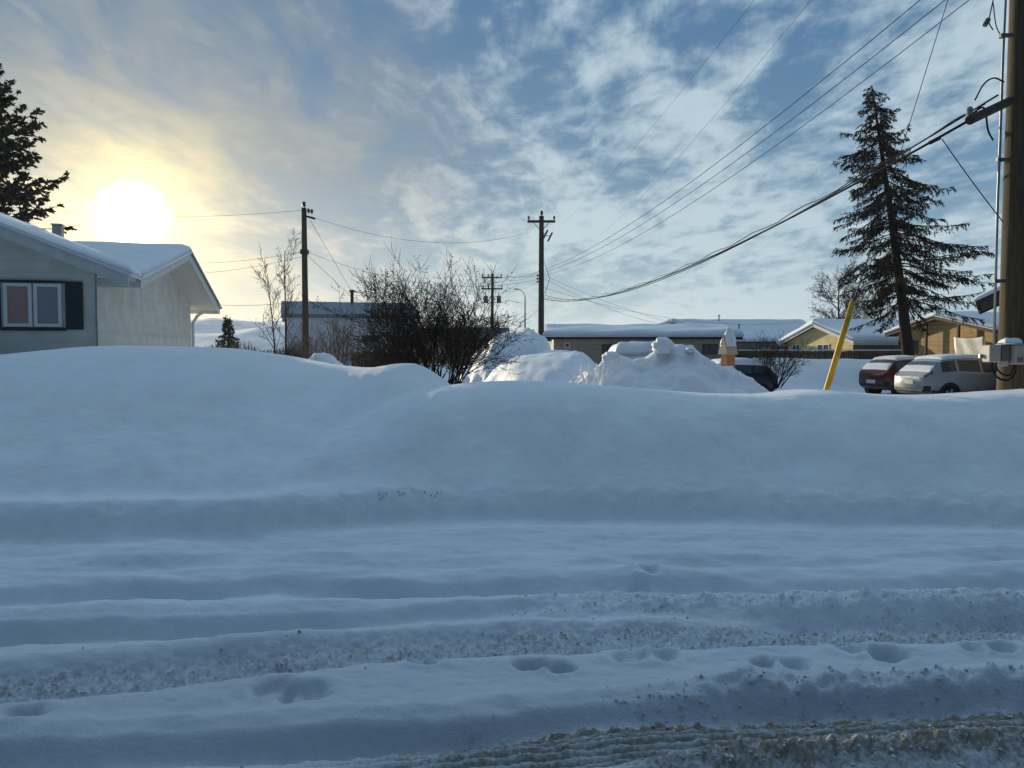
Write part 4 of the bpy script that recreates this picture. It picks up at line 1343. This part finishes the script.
# conduit and its stand-offs
cd = lp(994, 340).x
mb = MB(); ztop = lp(997, -40).z
mb.tube([(cd - .01, -.02, lp(0, 345).z), (cd - .012, -.02, lp(0, 200).z), (cd, -.02, lp(0, 150).z), (cd + .01, -.02, lp(0, 60).z), (cd + .04, -.02, ztop)], [.018, .018, .018, .017, .014], 10)
con = mb.build('conduit', M['steel'], root, smooth=True)
for py in (36, 160, 281):
    z = lp(0, py).z
    mb = MB(); mb.box(cd - .04, -.12, -.045, .005, z - .022, z + .022); mb.box(cd - .04, cd + .04, -.06, .02, z - .03, z - .024)
    mb.build('standoff_bracket', M['box_dark'], root)
mb = MB(); mb.curve([lp(1000, -30), lp(991, 10), lp(989, 22), lp(993, 30)], .008, 6); mb.curve([lp(993, 2), lp(996, 25), lp(1001, 36)], .007, 6); mb.build('loose_lead', M['wire'], root, smooth=True)
mb = MB(); c = lp(987, 22); mb.tube([c + Vector((-.03, 0, -.05)), c + Vector((.02, 0, .04))], .035, 8); mb.build('connector', M['box_dark'], root)
# meter boxes
def bx(px0, px1, py0, py1, y0, y1):
    a = lp(px0, py1); b = lp(px1, py0)
    return a.x, b.x, y0, y1, a.z, b.z


mb = MB(); mb.box(*bx(996, 1017, 345, 364, -.42, -.215), bev=.012); b1 = mb.build('meter_box', M['box_grey'], root)
mb = MB(); q = bx(996, 1017, 345, 364, -.42, -.215); mb.box(q[0] + .03, q[0] + .10, -.435, -.421, q[4] + .03, q[4] + .09); mb.build('label_plate', M['box_dark'], b1)
mb = MB(); mb.box(q[0] - .008, q[1] + .008, -.43, -.21, q[5] + .002, q[5] + .016); mb.build('lid', M['box_grey'], b1)
mb = MB(); mb.box(*bx(974, 985.5, 345, 362, -.36, -.18), bev=.012); b2 = mb.build('meter_box', M['box_grey'], root)
mb = MB(); mb.box(*bx(986, 995, 343.5, 361, -.34, -.19), bev=.01); b3 = mb.build('meter_box', M['box_dark'], root)
mb = MB(); z = lp(0, 356).z; mb.box(lp(980, 0).x, .0, -.205, -.165, z - .025, z + .025); mb.build('mounting_rail', M['steel'], root)
mb = MB(); q2 = bx(986, 995, 343.5, 361, -.34, -.19); mb.lathe([(.06, q2[4] - .07), (.075, q2[4] - .06), (.075, q2[4] - .005)], (q2[0] + .065, -.26, 0), 14); mb.build('meter_dial', M['box_grey'], b3)
mb = MB(); mb.curve([lp(980, 362), lp(980, 370), lp(987, 378), lp(996, 379), lp(1002, 372), lp(1003, 362)], .014, 8)
mb.curve([lp(984, 362), lp(985, 369), lp(991, 374), lp(998, 374), lp(1001, 364)], .012, 8)
for i, v in enumerate(mb.v): mb.v[i] = (v[0], v[1] - .28, v[2])
mb.build('cable_loop', M['black'], root, smooth=True)
mb = MB(); zz = q[5] + .017
snow_sheet(mb, lambda u, v: (q2[0] + .01 + .24 * u, -.41 + .18 * v, zz), 16, 12, .085, .09, lu=.24, lv=.18, amp=.3, ff=6)
mb.build('snow_cap', M['snow'], root, smooth=True)
# crossarm pointing towards the viewer's left
mb = MB()
e0 = lp(1006, 103, YP - .25); e1 = lp(970, 120, YP - .95)
mb.tube([e0 + (e0 - e1) * .1, e1], .062, 12); arm = mb.build('crossarm', M['crossarm'], root)
mb = MB(); insulator(mb, e1 + Vector((.04, .08, .05)), .7); mb.build('insulator', M['ceramic'], arm)
mb = MB(); mb.curve([e1 + Vector((.07, .1, .10)), lp(984, 108, YP - .4), lp(988, 130, YP - .2), lp(993, 140, YP - .05)], .013, 6)
mb.curve([lp(975, 100, YP - .8), lp(984, 84, YP - .5), lp(994, 78, YP - .3), lp(1004, 82, YP - .22)], .011, 6); mb.build('tap_cable', M['black'], root, smooth=True)

# ------------------------------------------------------------------ wires
def sag_line(p0, p1, sag, n=28):
    p0, p1 = Vector(p0), Vector(p1)
    return [p0.lerp(p1, i / n) - Vector((0, 0, 4 * sag * (i / n) * (1 - i / n))) for i in range(n + 1)]


def wire(name, label, pts, r, m, group, cat='wire'):
    mb = MB(); mb.tube(pts, r, 5)
    return tag(mb.build(name, m, smooth=True), label, cat, group)


GW = 'overhead power lines'
far_att = [tF + Vector((-.92, -.17, -.1)), tF + Vector((-.3, -.17, -.1)), tF + Vector((.92, -.17, -.1))]
lab = ['upper left of the three parallel overhead lines crossing the sky to the far pole', 'middle of the three parallel overhead lines crossing the sky to the far pole', 'lower right of the three parallel overhead lines crossing the sky to the far pole']
for i, px in enumerate((921, 946, 970)):
    q = at(px, 0, 16.5 + .4 * i)
    a = far_att[i]; e = q + (q - a) * .28
    e.z = q.z + (q.z - a.z) * .28 + 3.17
    # sag solved so that the line passes the top of the frame where the photo shows it
    wire('power_line', lab[i], sag_line(a, e, 3.6), .010, M['wire'], GW)
q = at(800, 0, 26); a = at(600, 235, 76)
wire('power_line', 'faint single line high above, left of the three parallel lines', sag_line(a, q + (q - a) * .2, .8), .0055, M['wire'], GW)
q = at(745, 0, 30); a = at(560, 225, 80)
wire('power_line', 'fainter leftmost line high above the centre of the sky', sag_line(a, q + (q - a) * .2, .8), .0055, M['wire'], GW)

GC = 'communication cables between the right and centre poles'
cc = bC + (tC - bC) * .47
A0 = at(984, 112, 10.3)
wire('service_cable', 'thick black cable, lower strand of the bundle from the right pole to the centre pole', sag_line(A0, cc + Vector((.1, -.1, 0)), .95), .019, M['black'], GC, 'cable')
A1 = at(998, 95, 10.6)
wire('service_cable', 'black cable, upper strand of the bundle from the right pole to the centre pole', sag_line(A1, cc + Vector((.1, -.1, .25)), 1.22), .013, M['black'], GC, 'cable')
A2 = at(985, 104, 10.4)
wire('service_cable', 'thin cable twisting between the two strands of the bundle', [p + Vector((0, 0, .03 * math.sin(i * 1.7))) for i, p in enumerate(sag_line(A2, cc + Vector((.1, -.1, .1)), 1.0, 60))], .009, M['wire'], GC, 'cable')
mb = MB()
p = at(934, 141, 12.0); 
mb.tube([p + Vector((-.07, 0, -.03)), p + Vector((.09, 0, .05))], .03, 8)
tag(mb.build('cable_splice', M['black'], smooth=True), 'black splice clamp on the cable bundle left of the right pole', 'cable clamp')
wire('drop_wire', 'thin drop wire slanting from the cable bundle down to the right pole', sag_line(at(942, 139, 11.8), at(1003, 222, YP - .2), .02, 8), .008, M['wire'], None)

GD = 'thin wires between the background poles'
top_l = tL + Vector((.0, 0, -.1))
wire('overhead_wire', 'thin wire from the top of the left pole off towards the sun', sag_line(top_l, at(60, 212, 44), .3), .008, M['wire'], GD)
for i, (z, l) in enumerate(((.74, 'upper'), (.71, 'lower'))):
    a = bL + (tL - bL) * z
    wire('overhead_wire', l + ' of two thin wires from the middle of the left pole towards the bungalow', sag_line(a, at(120, 256 + 14 * i, 46), .5), .008, M['wire'], GD)
a = bL + (tL - bL) * .74
wire('overhead_wire', 'thin wire from the middle of the left pole to the centre pole', sag_line(a, bC + (tC - bC) * .60, 1.0), .008, M['wire'], GD)
wire('overhead_wire', 'thin wire between the top hardware of the left pole and the centre pole crossarm', sag_line(tL + Vector((.5, -.4, -.5)), tC + Vector((-.75, -.17, -1.0)), .9), .008, M['wire'], GD)
wire('guy_line', 'slanting wire from the top of the left pole down to the shed roof', [tL + Vector((.3, 0, -.6)), at(352, 292, 46)], .009, M['wire'], GD)
wire('guy_line', 'slanting wire from the middle of the left pole down behind the big bush', [bL + (tL - bL) * .73, at(392, 335, 42)], .009, M['wire'], GD)
wire('overhead_wire', 'thin wire low across from the bungalow corner to the left pole', sag_line(at(222, 305, 30), bL + (tL - bL) * .44, .1), .008, M['wire'], GD)
for i, f in enumerate((.66, .6)):
    wire('overhead_wire', ('upper' if i == 0 else 'lower') + ' of two wires between the far pole and the centre pole', sag_line(tF + Vector((.9, -.17, -.3 - 1.1 * i)), bC + (tC - bC) * f, .5), .008, M['wire'], GD)
wire('overhead_wire', 'slack wire hanging low from the far pole past the lamp to the centre pole', sag_line(bF + (tF - bF) * .36, bC + (tC - bC) * .42, .9), .008, M['wire'], GD)
wire('service_drop', 'steep service wire from the centre pole to the snow roofed house', sag_line(bC + (tC - bC) * .63, at(735, 336, 54), .5), .008, M['wire'], GD)
wire('service_drop', 'service wire from the centre pole to the long low building', sag_line(bC + (tC - bC) * .63 - Vector((0, 0, .15)), at(668, 326, 49), .35), .008, M['wire'], GD)
wire('service_drop', 'long flat service wire from the centre pole to the yellow house', sag_line(bC + (tC - bC) * .55, at(800, 322, 54), .9), .008, M['wire'], GD)

# guy wire with its yellow guard
g0 = at(826, 392, 10.6); g1 = at(948, 0, 10.6)
# the wire runs to the near pole's top, so depth drifts towards the pole
g1 = at(948, 0, 10.9)
gr = thing('guy_wire', 'leaning guy wire with bright yellow guard tube standing in the snow bank', 'guy wire', g0 - Vector((.05, 0, .3)))
dd = g1 - g0
mb = MB(); st = Vector((.05, 0, .3))
mb.tube([st - dd * .06, st + dd * 1.25], .005, 6); mb.build('wire', M['wire'], gr)
mb = MB(); u0 = -.06; q0 = at(853, 301, 10.6); L_g = (q0 - g0)
mb.tube([st - L_g * .3, st, st + L_g * .5, st + L_g], [.042, .042, .04, .038], 12); mb.build('guard_tube', M['yellow_plastic'], gr, smooth=True)

# ------------------------------------------------------------------ cars
def car(name, label, loc, yaw, paint, P, snow=.07):
    """hull lofted along X (rear at -X, nose at +X); P holds the profiles"""
    root = thing(name, label, 'car', loc, yaw)
    W = P['w']
    zr = P['top']; zb = lambda x: np.interp(x, *zip(*P['belt'])); top = lambda x: np.interp(x, *zip(*zr)); hw = lambda x: np.interp(x, *zip(*P['hw'])); bot = lambda x: np.interp(x, *zip(*P['bot']))

    def ring(x):
        t, b, w, zbt = float(top(x)), float(bot(x)), float(hw(x)), float(zb(x))
        be = min(zbt, t - .03)
        g = max(t - be, 0)
        wr = w * (1 - .26 * min(g / .6, 1))
        return [(0, b), (w * .86, b), (w * .97, b + .07), (w, b + (be - b) * .5), (w * .985, be - .04 * (be - b)), (w * .965, be), (wr + (w * .965 - wr) * .08, t - .10 * g - .012), (wr * .93, t - .03 * g), (wr * .6, t + .0), (0, t + .012)]

    def surf(x, v):
        r = ring(x); i = min(int(v), len(r) - 2); f = v - i
        return Vector((x, r[i][0] * (1 - f) + r[i + 1][0] * f, r[i][1] * (1 - f) + r[i + 1][1] * f))
    xs_ = sorted(set([z[0] for z in zr] + list(np.linspace(P['x0'], P['x1'], 44))))
    nv = 10
    mb = MB()
    for x in xs_:
        r = ring(x)
        full = [(-y, z) for y, z in r[::-1]][:-1] + r
        full = [(y, z) for y, z in full]
        for y, z in full: mb.v.append((x, y, z))
    k = len(full)
    for i in range(len(xs_) - 1):
        for j in range(k - 1):
            a = i * k + j; mb.f.append((a, a + 1, a + k + 1, a + k))
        mb.f.append((i * k + k - 1, i * k, (i + 1) * k, (i + 1) * k + k - 1)) if False else None
    mb.f.append(tuple(range(k))[::-1]); n0 = (len(xs_) - 1) * k; mb.f.append(tuple(n0 + j for j in range(k)))
    body = mb.build('body', paint, root, smooth=True)

    def patch(name, m, x0, x1, v0, v1, off=.006, side=(1, -1), nu=8, nvv=4, parent=root):
        """pane lying on the hull; spans both sides over the roof when side is None"""
        for s_ in (side or (0,)):
            mb = MB()
            for i in range(nu + 1):
                x = x0 + (x1 - x0) * i / nu
                for j in range(nvv + 1):
                    if s_ == 0:
                        vv = v0 + (v1 - v0) * j / nvv     # runs -9..9 over the centreline
                        p = surf(x, 9 - abs(vv)); y = math.copysign(p.y, vv)
                        p = Vector((p.x, y, p.z))
                    else:
                        p = surf(x, v0 + (v1 - v0) * j / nvv); p.y *= s_
                    mb.v.append(p)
            # offset along numerical normals
            g = lambda i, j: Vector(mb.v[i * (nvv + 1) + j])
            nv_ = []
            for i in range(nu + 1):
                for j in range(nvv + 1):
                    du = g(min(i + 1, nu), j) - g(max(i - 1, 0), j); dv = g(i, min(j + 1, nvv)) - g(i, max(j - 1, 0))
                    n = du.cross(dv)
                    if n.length > 1e-9: n.normalize()
                    c = g(i, j) - Vector((0, 0, .8))
                    if n.dot(c) < 0: n = -n
                    nv_.append(g(i, j) + n * off)
            mb.v = [tuple(v) for v in nv_]
            for i in range(nu):
                for j in range(nvv):
                    a = i * (nvv + 1) + j; mb.f.append((a, a + 1, a + nvv + 2, a + nvv + 1))
            mb.build(name, m, parent, smooth=True)
    for x0, x1 in P['side_win']:
        patch('side_window', M['pane'], x0, x1, 5.1, 5.92)
    patch('rear_window', M['pane'], P['rw'][0], P['rw'][1], -2.7, 2.7, side=None, nvv=10)
    patch('windscreen', M['pane'], P['fw'][0], P['fw'][1], -2.7, 2.7, side=None, nvv=10)
    patch('tail_light', M['tail'], P['tl'][0], P['tl'][1], 4.1, 7.2, nvv=6)
    patch('headlight', M['lamp_clear'], P['x1'] - .32, P['x1'] - .10, 4.0, 6.2, nvv=5)
    patch('sill', M['trim'], P['x0'] + .25, P['x1'] - .25, 1.2, 2.35)
    patch('rear_bumper', M['trim'], P['x0'] + .004, P['x0'] + .22, 1.4, 2.8)
    # plate, badge bar, handles, mirrors
    xr = P['x0']
    mb = MB(); mb.box(xr - .018, xr - .002, -.26, .26, P['plate'] - .075, P['plate'] + .075); mb.build('number_plate', M['plate'], root)
    mb = MB(); mb.box(xr - .012, xr + .10, -W * .80, W * .80, float(bot(xr)) - .02, float(bot(xr)) + .13, bev=.03); mb.build('rear_bumper', M['trim'], root)
    for s_ in (-1, 1):
        for x in P['handles']:
            p = surf(x, 4.3); mb = MB(); mb.box(x - .1, x + .1, min(s_ * (p.y - .01), s_ * (p.y + .03)), max(s_ * (p.y - .01), s_ * (p.y + .03)), p.z - .015, p.z + .015, bev=.008); mb.build('door_handle', paint, root)
        p = surf(P['mirror'], 5.2); mb = MB(); mb.box(P['mirror'] - .07, P['mirror'] + .07, min(s_ * (p.y), s_ * (p.y + .22)), max(s_ * p.y, s_ * (p.y + .22)), p.z - .02, p.z + .14, bev=.04); mb.build('wing_mirror', paint, root)
        mb = MB(); mb.tube([(P['rail'][0], s_ * W * .66, float(top(P['rail'][0])) + .035), (sum(P['rail']) / 2, s_ * W * .66, float(top(sum(P['rail']) / 2)) + .06), (P['rail'][1], s_ * W * .66, float(top(P['rail'][1])) + .035)], .018, 6)
        mb.build('roof_rail', M['trim'], root)
        for xw in P['axles']:
            w_ = float(hw(xw)); R_ = P['wr']
            yc = s_ * (w_ - .11)
            mb = MB(); mb.lathe([(R_ + .075, s_ * -.10), (R_ + .075, s_ * .118)], (xw, yc, R_ + .01), 28, 'Y'); mb.build('wheel_arch', M['trim'], root)
            mb = MB(); mb.lathe([(R_ * .62, -.12), (R_ * .97, -.115), (R_, -.08), (R_, .08), (R_ * .97, .125), (R_ * .66, .13), (R_ * .64, .09)], (xw, yc, R_), 28, 'Y')
            if s_ < 0: mb.v = [(v[0], 2 * yc - v[1], v[2]) for v in mb.v]
            wh = mb.build('wheel', M['black'], root)
            mb = MB(); mb.lathe([(R_ * .62, .085), (R_ * .60, .10), (R_ * .5, .092)], (xw, yc, R_), 24, 'Y')
            for q in range(5):
                a = 2 * PI * q / 5; ca, sa = math.cos(a), math.sin(a); pw = .045
                c0 = Vector((xw, yc + .098, R_)); rd = Vector((ca, 0, sa)); td = Vector((-sa, 0, ca))
                vs = [c0 + td * pw, c0 - td * pw, c0 + rd * R_ * .6 - td * pw * .7, c0 + rd * R_ * .6 + td * pw * .7]
                mb.add(vs + [v + Vector((0, .022, 0)) for v in vs], [(0, 1, 2, 3), (7, 6, 5, 4), (0, 4, 5, 1), (1, 5, 6, 2), (2, 6, 7, 3), (3, 7, 4, 0)])
            if s_ < 0: mb.v = [(v[0], 2 * yc - v[1], v[2]) for v in mb.v]
            mb.build('rim', M['rim'], wh)
    # snow on roof, bonnet and rear glass
    def cover(x0, x1, vmax, th, nu=24, nvv=18):
        mb = MB(); base = 0
        for i in range(nu + 1):
            cu = .5 - .5 * math.cos(PI * i / nu); x = x0 + (x1 - x0) * cu
            for j in range(nvv + 1):
                cv = .5 - .5 * math.cos(PI * j / nvv); vv = -vmax + 2 * vmax * cv
                p = surf(x, 9 - abs(vv)); y = math.copysign(p.y, vv)
                e = min(cu * (x1 - x0), (1 - cu) * (x1 - x0), cv * 1.3, (1 - cv) * 1.3); kk = min(e / .18, 1)
                t = th * math.sqrt(1 - (1 - kk) ** 2) * (1 + .3 * float(perlin(np.array(x * 1.7 + W), np.array(y * 1.7))))
                mb.v.append((p.x - t * .2, y, p.z + .008 + t))
        for i in range(nu):
            for j in range(nvv):
                a = i * (nvv + 1) + j; mb.f.append((a, a + nvv + 1, a + nvv + 2, a + 1))
        mb.build('snow_cover', M['snow'], root, smooth=True)
    for c in P['snow']:
        cover(c[0], c[1], c[2], c[3])
    return root


suv = dict(w=.95, x0=-2.40, x1=2.38,
           top=[(-2.40, .98), (-2.36, 1.04), (-2.28, 1.10), (-2.22, 1.13), (-1.72, 1.58), (-1.60, 1.645), (-1.2, 1.69), (-.4, 1.72), (.2, 1.69), (.5, 1.62), (1.3, 1.15), (1.45, 1.10), (2.05, 1.0), (2.28, .88), (2.38, .72)],
           belt=[(-2.4, 1.06), (-2.2, 1.12), (-1.0, 1.15), (1.0, 1.07), (2.4, .97)],
           hw=[(-2.40, .80), (-2.34, .86), (-2.15, .92), (-1.5, .95), (1.4, .95), (2.0, .90), (2.25, .80), (2.38, .62)],
           bot=[(-2.40, .46), (-2.2, .34), (-1.4, .25), (1.5, .25), (2.2, .30), (2.38, .42)],
           side_win=[(-1.72, -1.12), (-1.02, -.12), (-.03, .92)], rw=(-2.17, -1.76), fw=(.56, 1.24), tl=(-2.37, -2.1), plate=.80, handles=(-.85, .25), mirror=.78,
           rail=(-1.5, .1), axles=(-1.42, 1.42), wr=.36, snow=[(-1.62, .42, 2.7, .09), (-2.18, -1.92, 2.0, .035), (1.4, 2.1, 2.5, .06)])
hat = dict(w=.88, x0=-2.1, x1=2.15,
           top=[(-2.10, .92), (-2.06, 1.0), (-1.98, 1.08), (-1.55, 1.50), (-1.42, 1.55), (-1.0, 1.60), (-.2, 1.62), (.25, 1.58), (.5, 1.50), (1.25, 1.08), (1.4, 1.02), (1.9, .92), (2.08, .80), (2.15, .66)],
           belt=[(-2.1, 1.0), (-1.8, 1.08), (-1.0, 1.08), (1.0, 1.0), (2.2, .9)],
           hw=[(-2.10, .74), (-2.03, .80), (-1.85, .86), (-1.3, .88), (1.2, .88), (1.8, .83), (2.05, .73), (2.15, .56)],
           bot=[(-2.10, .44), (-1.9, .32), (-1.3, .23), (1.4, .23), (2.0, .28), (2.15, .4)],
           side_win=[(-1.5, -1.0), (-.9, -.08), (.0, .88)], rw=(-1.92, -1.58), fw=(.56, 1.18), tl=(-2.07, -1.85), plate=.62, handles=(-.75, .25), mirror=.74,
           rail=(-1.3, .1), axles=(-1.28, 1.3), wr=.33, snow=[(-1.44, .4, 2.7, .10), (-1.94, -1.66, 2.1, .05), (1.35, 1.95, 2.5, .06)])
# silver-white SUV: rear at the left, turned slightly away
ya = math.radians(10)
rear = at(911, 376, 28.6)
car('suv', 'silver-white sport utility car parked at the right with frosted roof and sunlit tailgate', (rear.x + 2.3 * math.cos(ya), rear.y + 2.3 * math.sin(ya), -.30), ya, M['white_paint'], suv)
rear = at(873, 376, 33.0); ya2 = math.radians(16)
car('hatchback', 'burgundy hatchback with snow on its roof parked behind the silver-white one', (rear.x + 2.0 * math.cos(ya2), rear.y + 2.0 * math.sin(ya2), -.28), ya2, M['red_paint'], hat)
c3 = at(724, 375, 33.5)
car('hatchback', 'dark blue car under a snow blanket half hidden by the broad pile', (c3.x, c3.y, -.42), math.radians(187), M['navy_paint'],
    dict(hat, snow=[(-1.5, .5, 3.2, .13), (-1.92, -1.5, 2.6, .08), (.5, 1.3, 2.6, .08), (1.3, 2.1, 2.8, .12)]))

# ------------------------------------------------------------------ sky
SUN_AZ = math.atan((130 - 512) / F); SUN_EL = math.radians(9.6)
sd = (RM @ Vector(((131 - 512) / F, (384 - 216) / F, -1))).normalized()
SUN_EL = math.asin(sd.z); SUN_AZ = math.atan2(sd.x, sd.y)
sl_ = bpy.data.lights.new('sun', 'SUN'); sl_.energy = 5.0; sl_.angle = math.radians(.6); sl_.color = (1.0, .84, .60)
so = bpy.data.objects.new('sun', sl_); C.objects.link(so)
so.rotation_euler = Vector(sd).to_track_quat('Z', 'Y').to_euler()
so.location = (-40, 80, 30)

wd = bpy.data.worlds.new('World'); S.world = wd; wd.use_nodes = True
nt = wd.node_tree; nt.nodes.clear(); L = nt.links.new
out = N(nt, 'ShaderNodeOutputWorld'); bg = N(nt, 'ShaderNodeBackground')
L(bg.outputs[0], out.inputs[0])
tc = N(nt, 'ShaderNodeTexCoord')
sky = N(nt, 'ShaderNodeTexSky', sky_type='NISHITA', sun_disc=False, sun_elevation=SUN_EL, sun_rotation=SUN_AZ, air_density=1.0, dust_density=.6, ozone_density=1.5)


def Mth(op, a, b=None, c=None, clamp=False):
    n = N(nt, 'ShaderNodeMath', operation=op, use_clamp=clamp)
    for i, v in enumerate((a, b, c)):
        if v is None: continue
        if isinstance(v, (int, float)): n.inputs[i].default_value = v
        else: L(v, n.inputs[i])
    return n.outputs[0]


def VM(op, a, b=None, sc=None):
    n = N(nt, 'ShaderNodeVectorMath', operation=op)
    for i, v in enumerate((a, b)):
        if v is None: continue
        if isinstance(v, tuple): n.inputs[i].default_value = v
        else: L(v, n.inputs[i])
    if sc is not None:
        if isinstance(sc, (int, float)): n.inputs['Scale'].default_value = sc
        else: L(sc, n.inputs['Scale'])
    return n


def mix(f, a, b, blend='MIX'):
    n = N(nt, 'ShaderNodeMixRGB', blend_type=blend)
    for i, v in ((0, f), (1, a), (2, b)):
        if isinstance(v, (int, float)): n.inputs[i].default_value = v
        elif isinstance(v, tuple): n.inputs[i].default_value = (*v, 1)
        else: L(v, n.inputs[i])
    return n.outputs[0]


def smooth(v, a, b, lo=0.0, hi=1.0):
    n = N(nt, 'ShaderNodeMapRange', interpolation_type='SMOOTHSTEP')
    L(v, n.inputs['Value'])
    n.inputs['From Min'].default_value = a; n.inputs['From Max'].default_value = b
    n.inputs['To Min'].default_value = lo; n.inputs['To Max'].default_value = hi
    return n.outputs[0]


dirv = VM('NORMALIZE', tc.outputs['Generated']).outputs[0]
sep = N(nt, 'ShaderNodeSeparateXYZ'); L(dirv, sep.inputs[0])
zz = Mth('MAXIMUM', sep.outputs['Z'], 0.0)
den = Mth('ADD', zz, .13)
cx = Mth('DIVIDE', sep.outputs['X'], den); cy = Mth('DIVIDE', sep.outputs['Y'], den)
cmb = N(nt, 'ShaderNodeCombineXYZ'); L(cx, cmb.inputs[0]); L(cy, cmb.inputs[1])


def cloud_noise(scale, rot, st, detail=8.0, rough=.55, dist=.4, off=(0, 0, 0)):
    mp = N(nt, 'ShaderNodeMapping'); mp.inputs['Rotation'].default_value = (0, 0, rot); mp.inputs['Scale'].default_value = (*st, 1); mp.inputs['Location'].default_value = off
    L(cmb.outputs[0], mp.inputs[0])
    n = N(nt, 'ShaderNodeTexNoise', i_Scale=scale, i_Detail=detail, i_Roughness=rough, i_Distortion=dist)
    L(mp.outputs[0], n.inputs['Vector'])
    return n.outputs['Fac']


nA = cloud_noise(.55, .5, (1.0, .7), 4.0, .5, .6, (3.1, 1.7, 0))     # coverage
nB = cloud_noise(2.3, .58, (1.7, .80), 9.0, .57, .5, (1.3, 4.2, 0))   # rolls
nC = cloud_noise(8.0, .3, (1.3, .9), 6.0, .6, .3, (7.7, .4, 0))      # ripples
cov = Mth('MULTIPLY_ADD', nB, .62, Mth('MULTIPLY_ADD', nA, .75, Mth('MULTIPLY', nC, .34)))
mask = smooth(cov, .745, .965)

# angle from the sun, in degrees
ca = VM('DOT_PRODUCT', dirv, tuple(sd)).outputs['Value']
ang = Mth('MULTIPLY', Mth('ARCCOSINE', Mth('MINIMUM', ca, .999999)), 180 / PI)
elev = Mth('MULTIPLY', Mth('ARCSINE', zz), 180 / PI)

base = VM('SCALE', sky.outputs[0], sc=.085).outputs[0]
front = smooth(sep.outputs['Y'], -.2, .75)
low = Mth('POWER', 2.718, Mth('MULTIPLY', elev, -1 / 9.0))
# thin high veil brightening towards the horizon in front
veil = mix(low, (.048, .165, .345), (.44, .69, .79))
base = mix(Mth('MULTIPLY', front, .82), mix(.7, base, (.04, .09, .185)), veil)
cl_col = mix(smooth(ang, 8, 32), (.56, .58, .57), (.54, .68, .75))
cl_dim = mix(front, (.035, .08, .16), cl_col)
up_fade = Mth('SUBTRACT', 1.0, smooth(elev, 26, 60, 0, .25))
col = mix(Mth('MULTIPLY', Mth('MULTIPLY', mask, .82), up_fade), base, cl_dim)
over = mix(Mth('MULTIPLY', mask, front), (.44, .69, .95), (.96, 1.13, 1.20))  # unseen overhead sky, brightened on purpose as extra light for the snow
col = mix(Mth('MULTIPLY', Mth('MULTIPLY', smooth(elev, 28, 52), .9), smooth(sep.outputs['Y'], -.55, .25)), col, over)
# darker grey sheet around the sun
grey = Mth('MULTIPLY', smooth(ang, 30, 12), smooth(elev, 8, 15))
col = mix(Mth('MULTIPLY', Mth('MULTIPLY', grey, smooth(nB, .34, .56)), .75), col, (.23, .30, .365))
# warm aureole and horizon glow
wx = Mth('POWER', 2.718, Mth('MULTIPLY', ang, -1 / 2.7))
h2_ = Mth('MULTIPLY', Mth('POWER', 2.718, Mth('MULTIPLY', ang, -1 / 13.0)), Mth('POWER', 2.718, Mth('MULTIPLY', elev, -1 / 8.0)))
g1 = VM('SCALE', (1.0, .76, .20), sc=Mth('MULTIPLY', Mth('MULTIPLY', wx, smooth(nB, .25, .65,  .55, 1.2)), 2.7)).outputs[0]
g2 = VM('SCALE', (1.0, .66, .22), sc=Mth('MULTIPLY', h2_, 1.25)).outputs[0]
col = VM('ADD', VM('ADD', col, g1).outputs[0], g2).outputs[0]
core = smooth(Mth('ADD', ang, Mth('MULTIPLY', Mth('SUBTRACT', nC, .5), 1.6)), 2.5, .8)
col = VM('ADD', col, VM('SCALE', (5.0, 4.8, 4.2), sc=core).outputs[0]).outputs[0]
L(col, bg.inputs['Color']); bg.inputs['Strength'].default_value = 1.0
wd.cycles.sampling_method = 'MANUAL'; wd.cycles.sample_map_resolution = 1024


mb = MB(); mb.box(-1800, 1800, -90, 1700, -9, 75)
hz = mb.build('haze', bpy.data.materials.new('haze_air')); hz['kind'] = 'stuff'; hz['label'] = 'thin cold haze in the air over the street'
hm = hz.data.materials[0]; hm.use_nodes = True; hm.node_tree.nodes.clear()
ho = hm.node_tree.nodes.new('ShaderNodeOutputMaterial'); hv = hm.node_tree.nodes.new('ShaderNodeVolumePrincipled')
hv.inputs['Color'].default_value = (.88, .93, 1, 1); hv.inputs['Density'].default_value = .00018; hv.inputs['Anisotropy'].default_value = .35
hm.node_tree.links.new(hv.outputs[0], ho.inputs['Volume'])
# ------------------------------------------------------------------ view
vs_ = S.view_settings
vs_.view_transform = 'Standard'; vs_.look = 'None'; vs_.exposure = 0.0; vs_.gamma = 1.0; vs_.use_curve_mapping = False
S.cycles.max_bounces = 6; S.cycles.diffuse_bounces = 3; S.cycles.glossy_bounces = 3
S.cycles.use_denoising = True
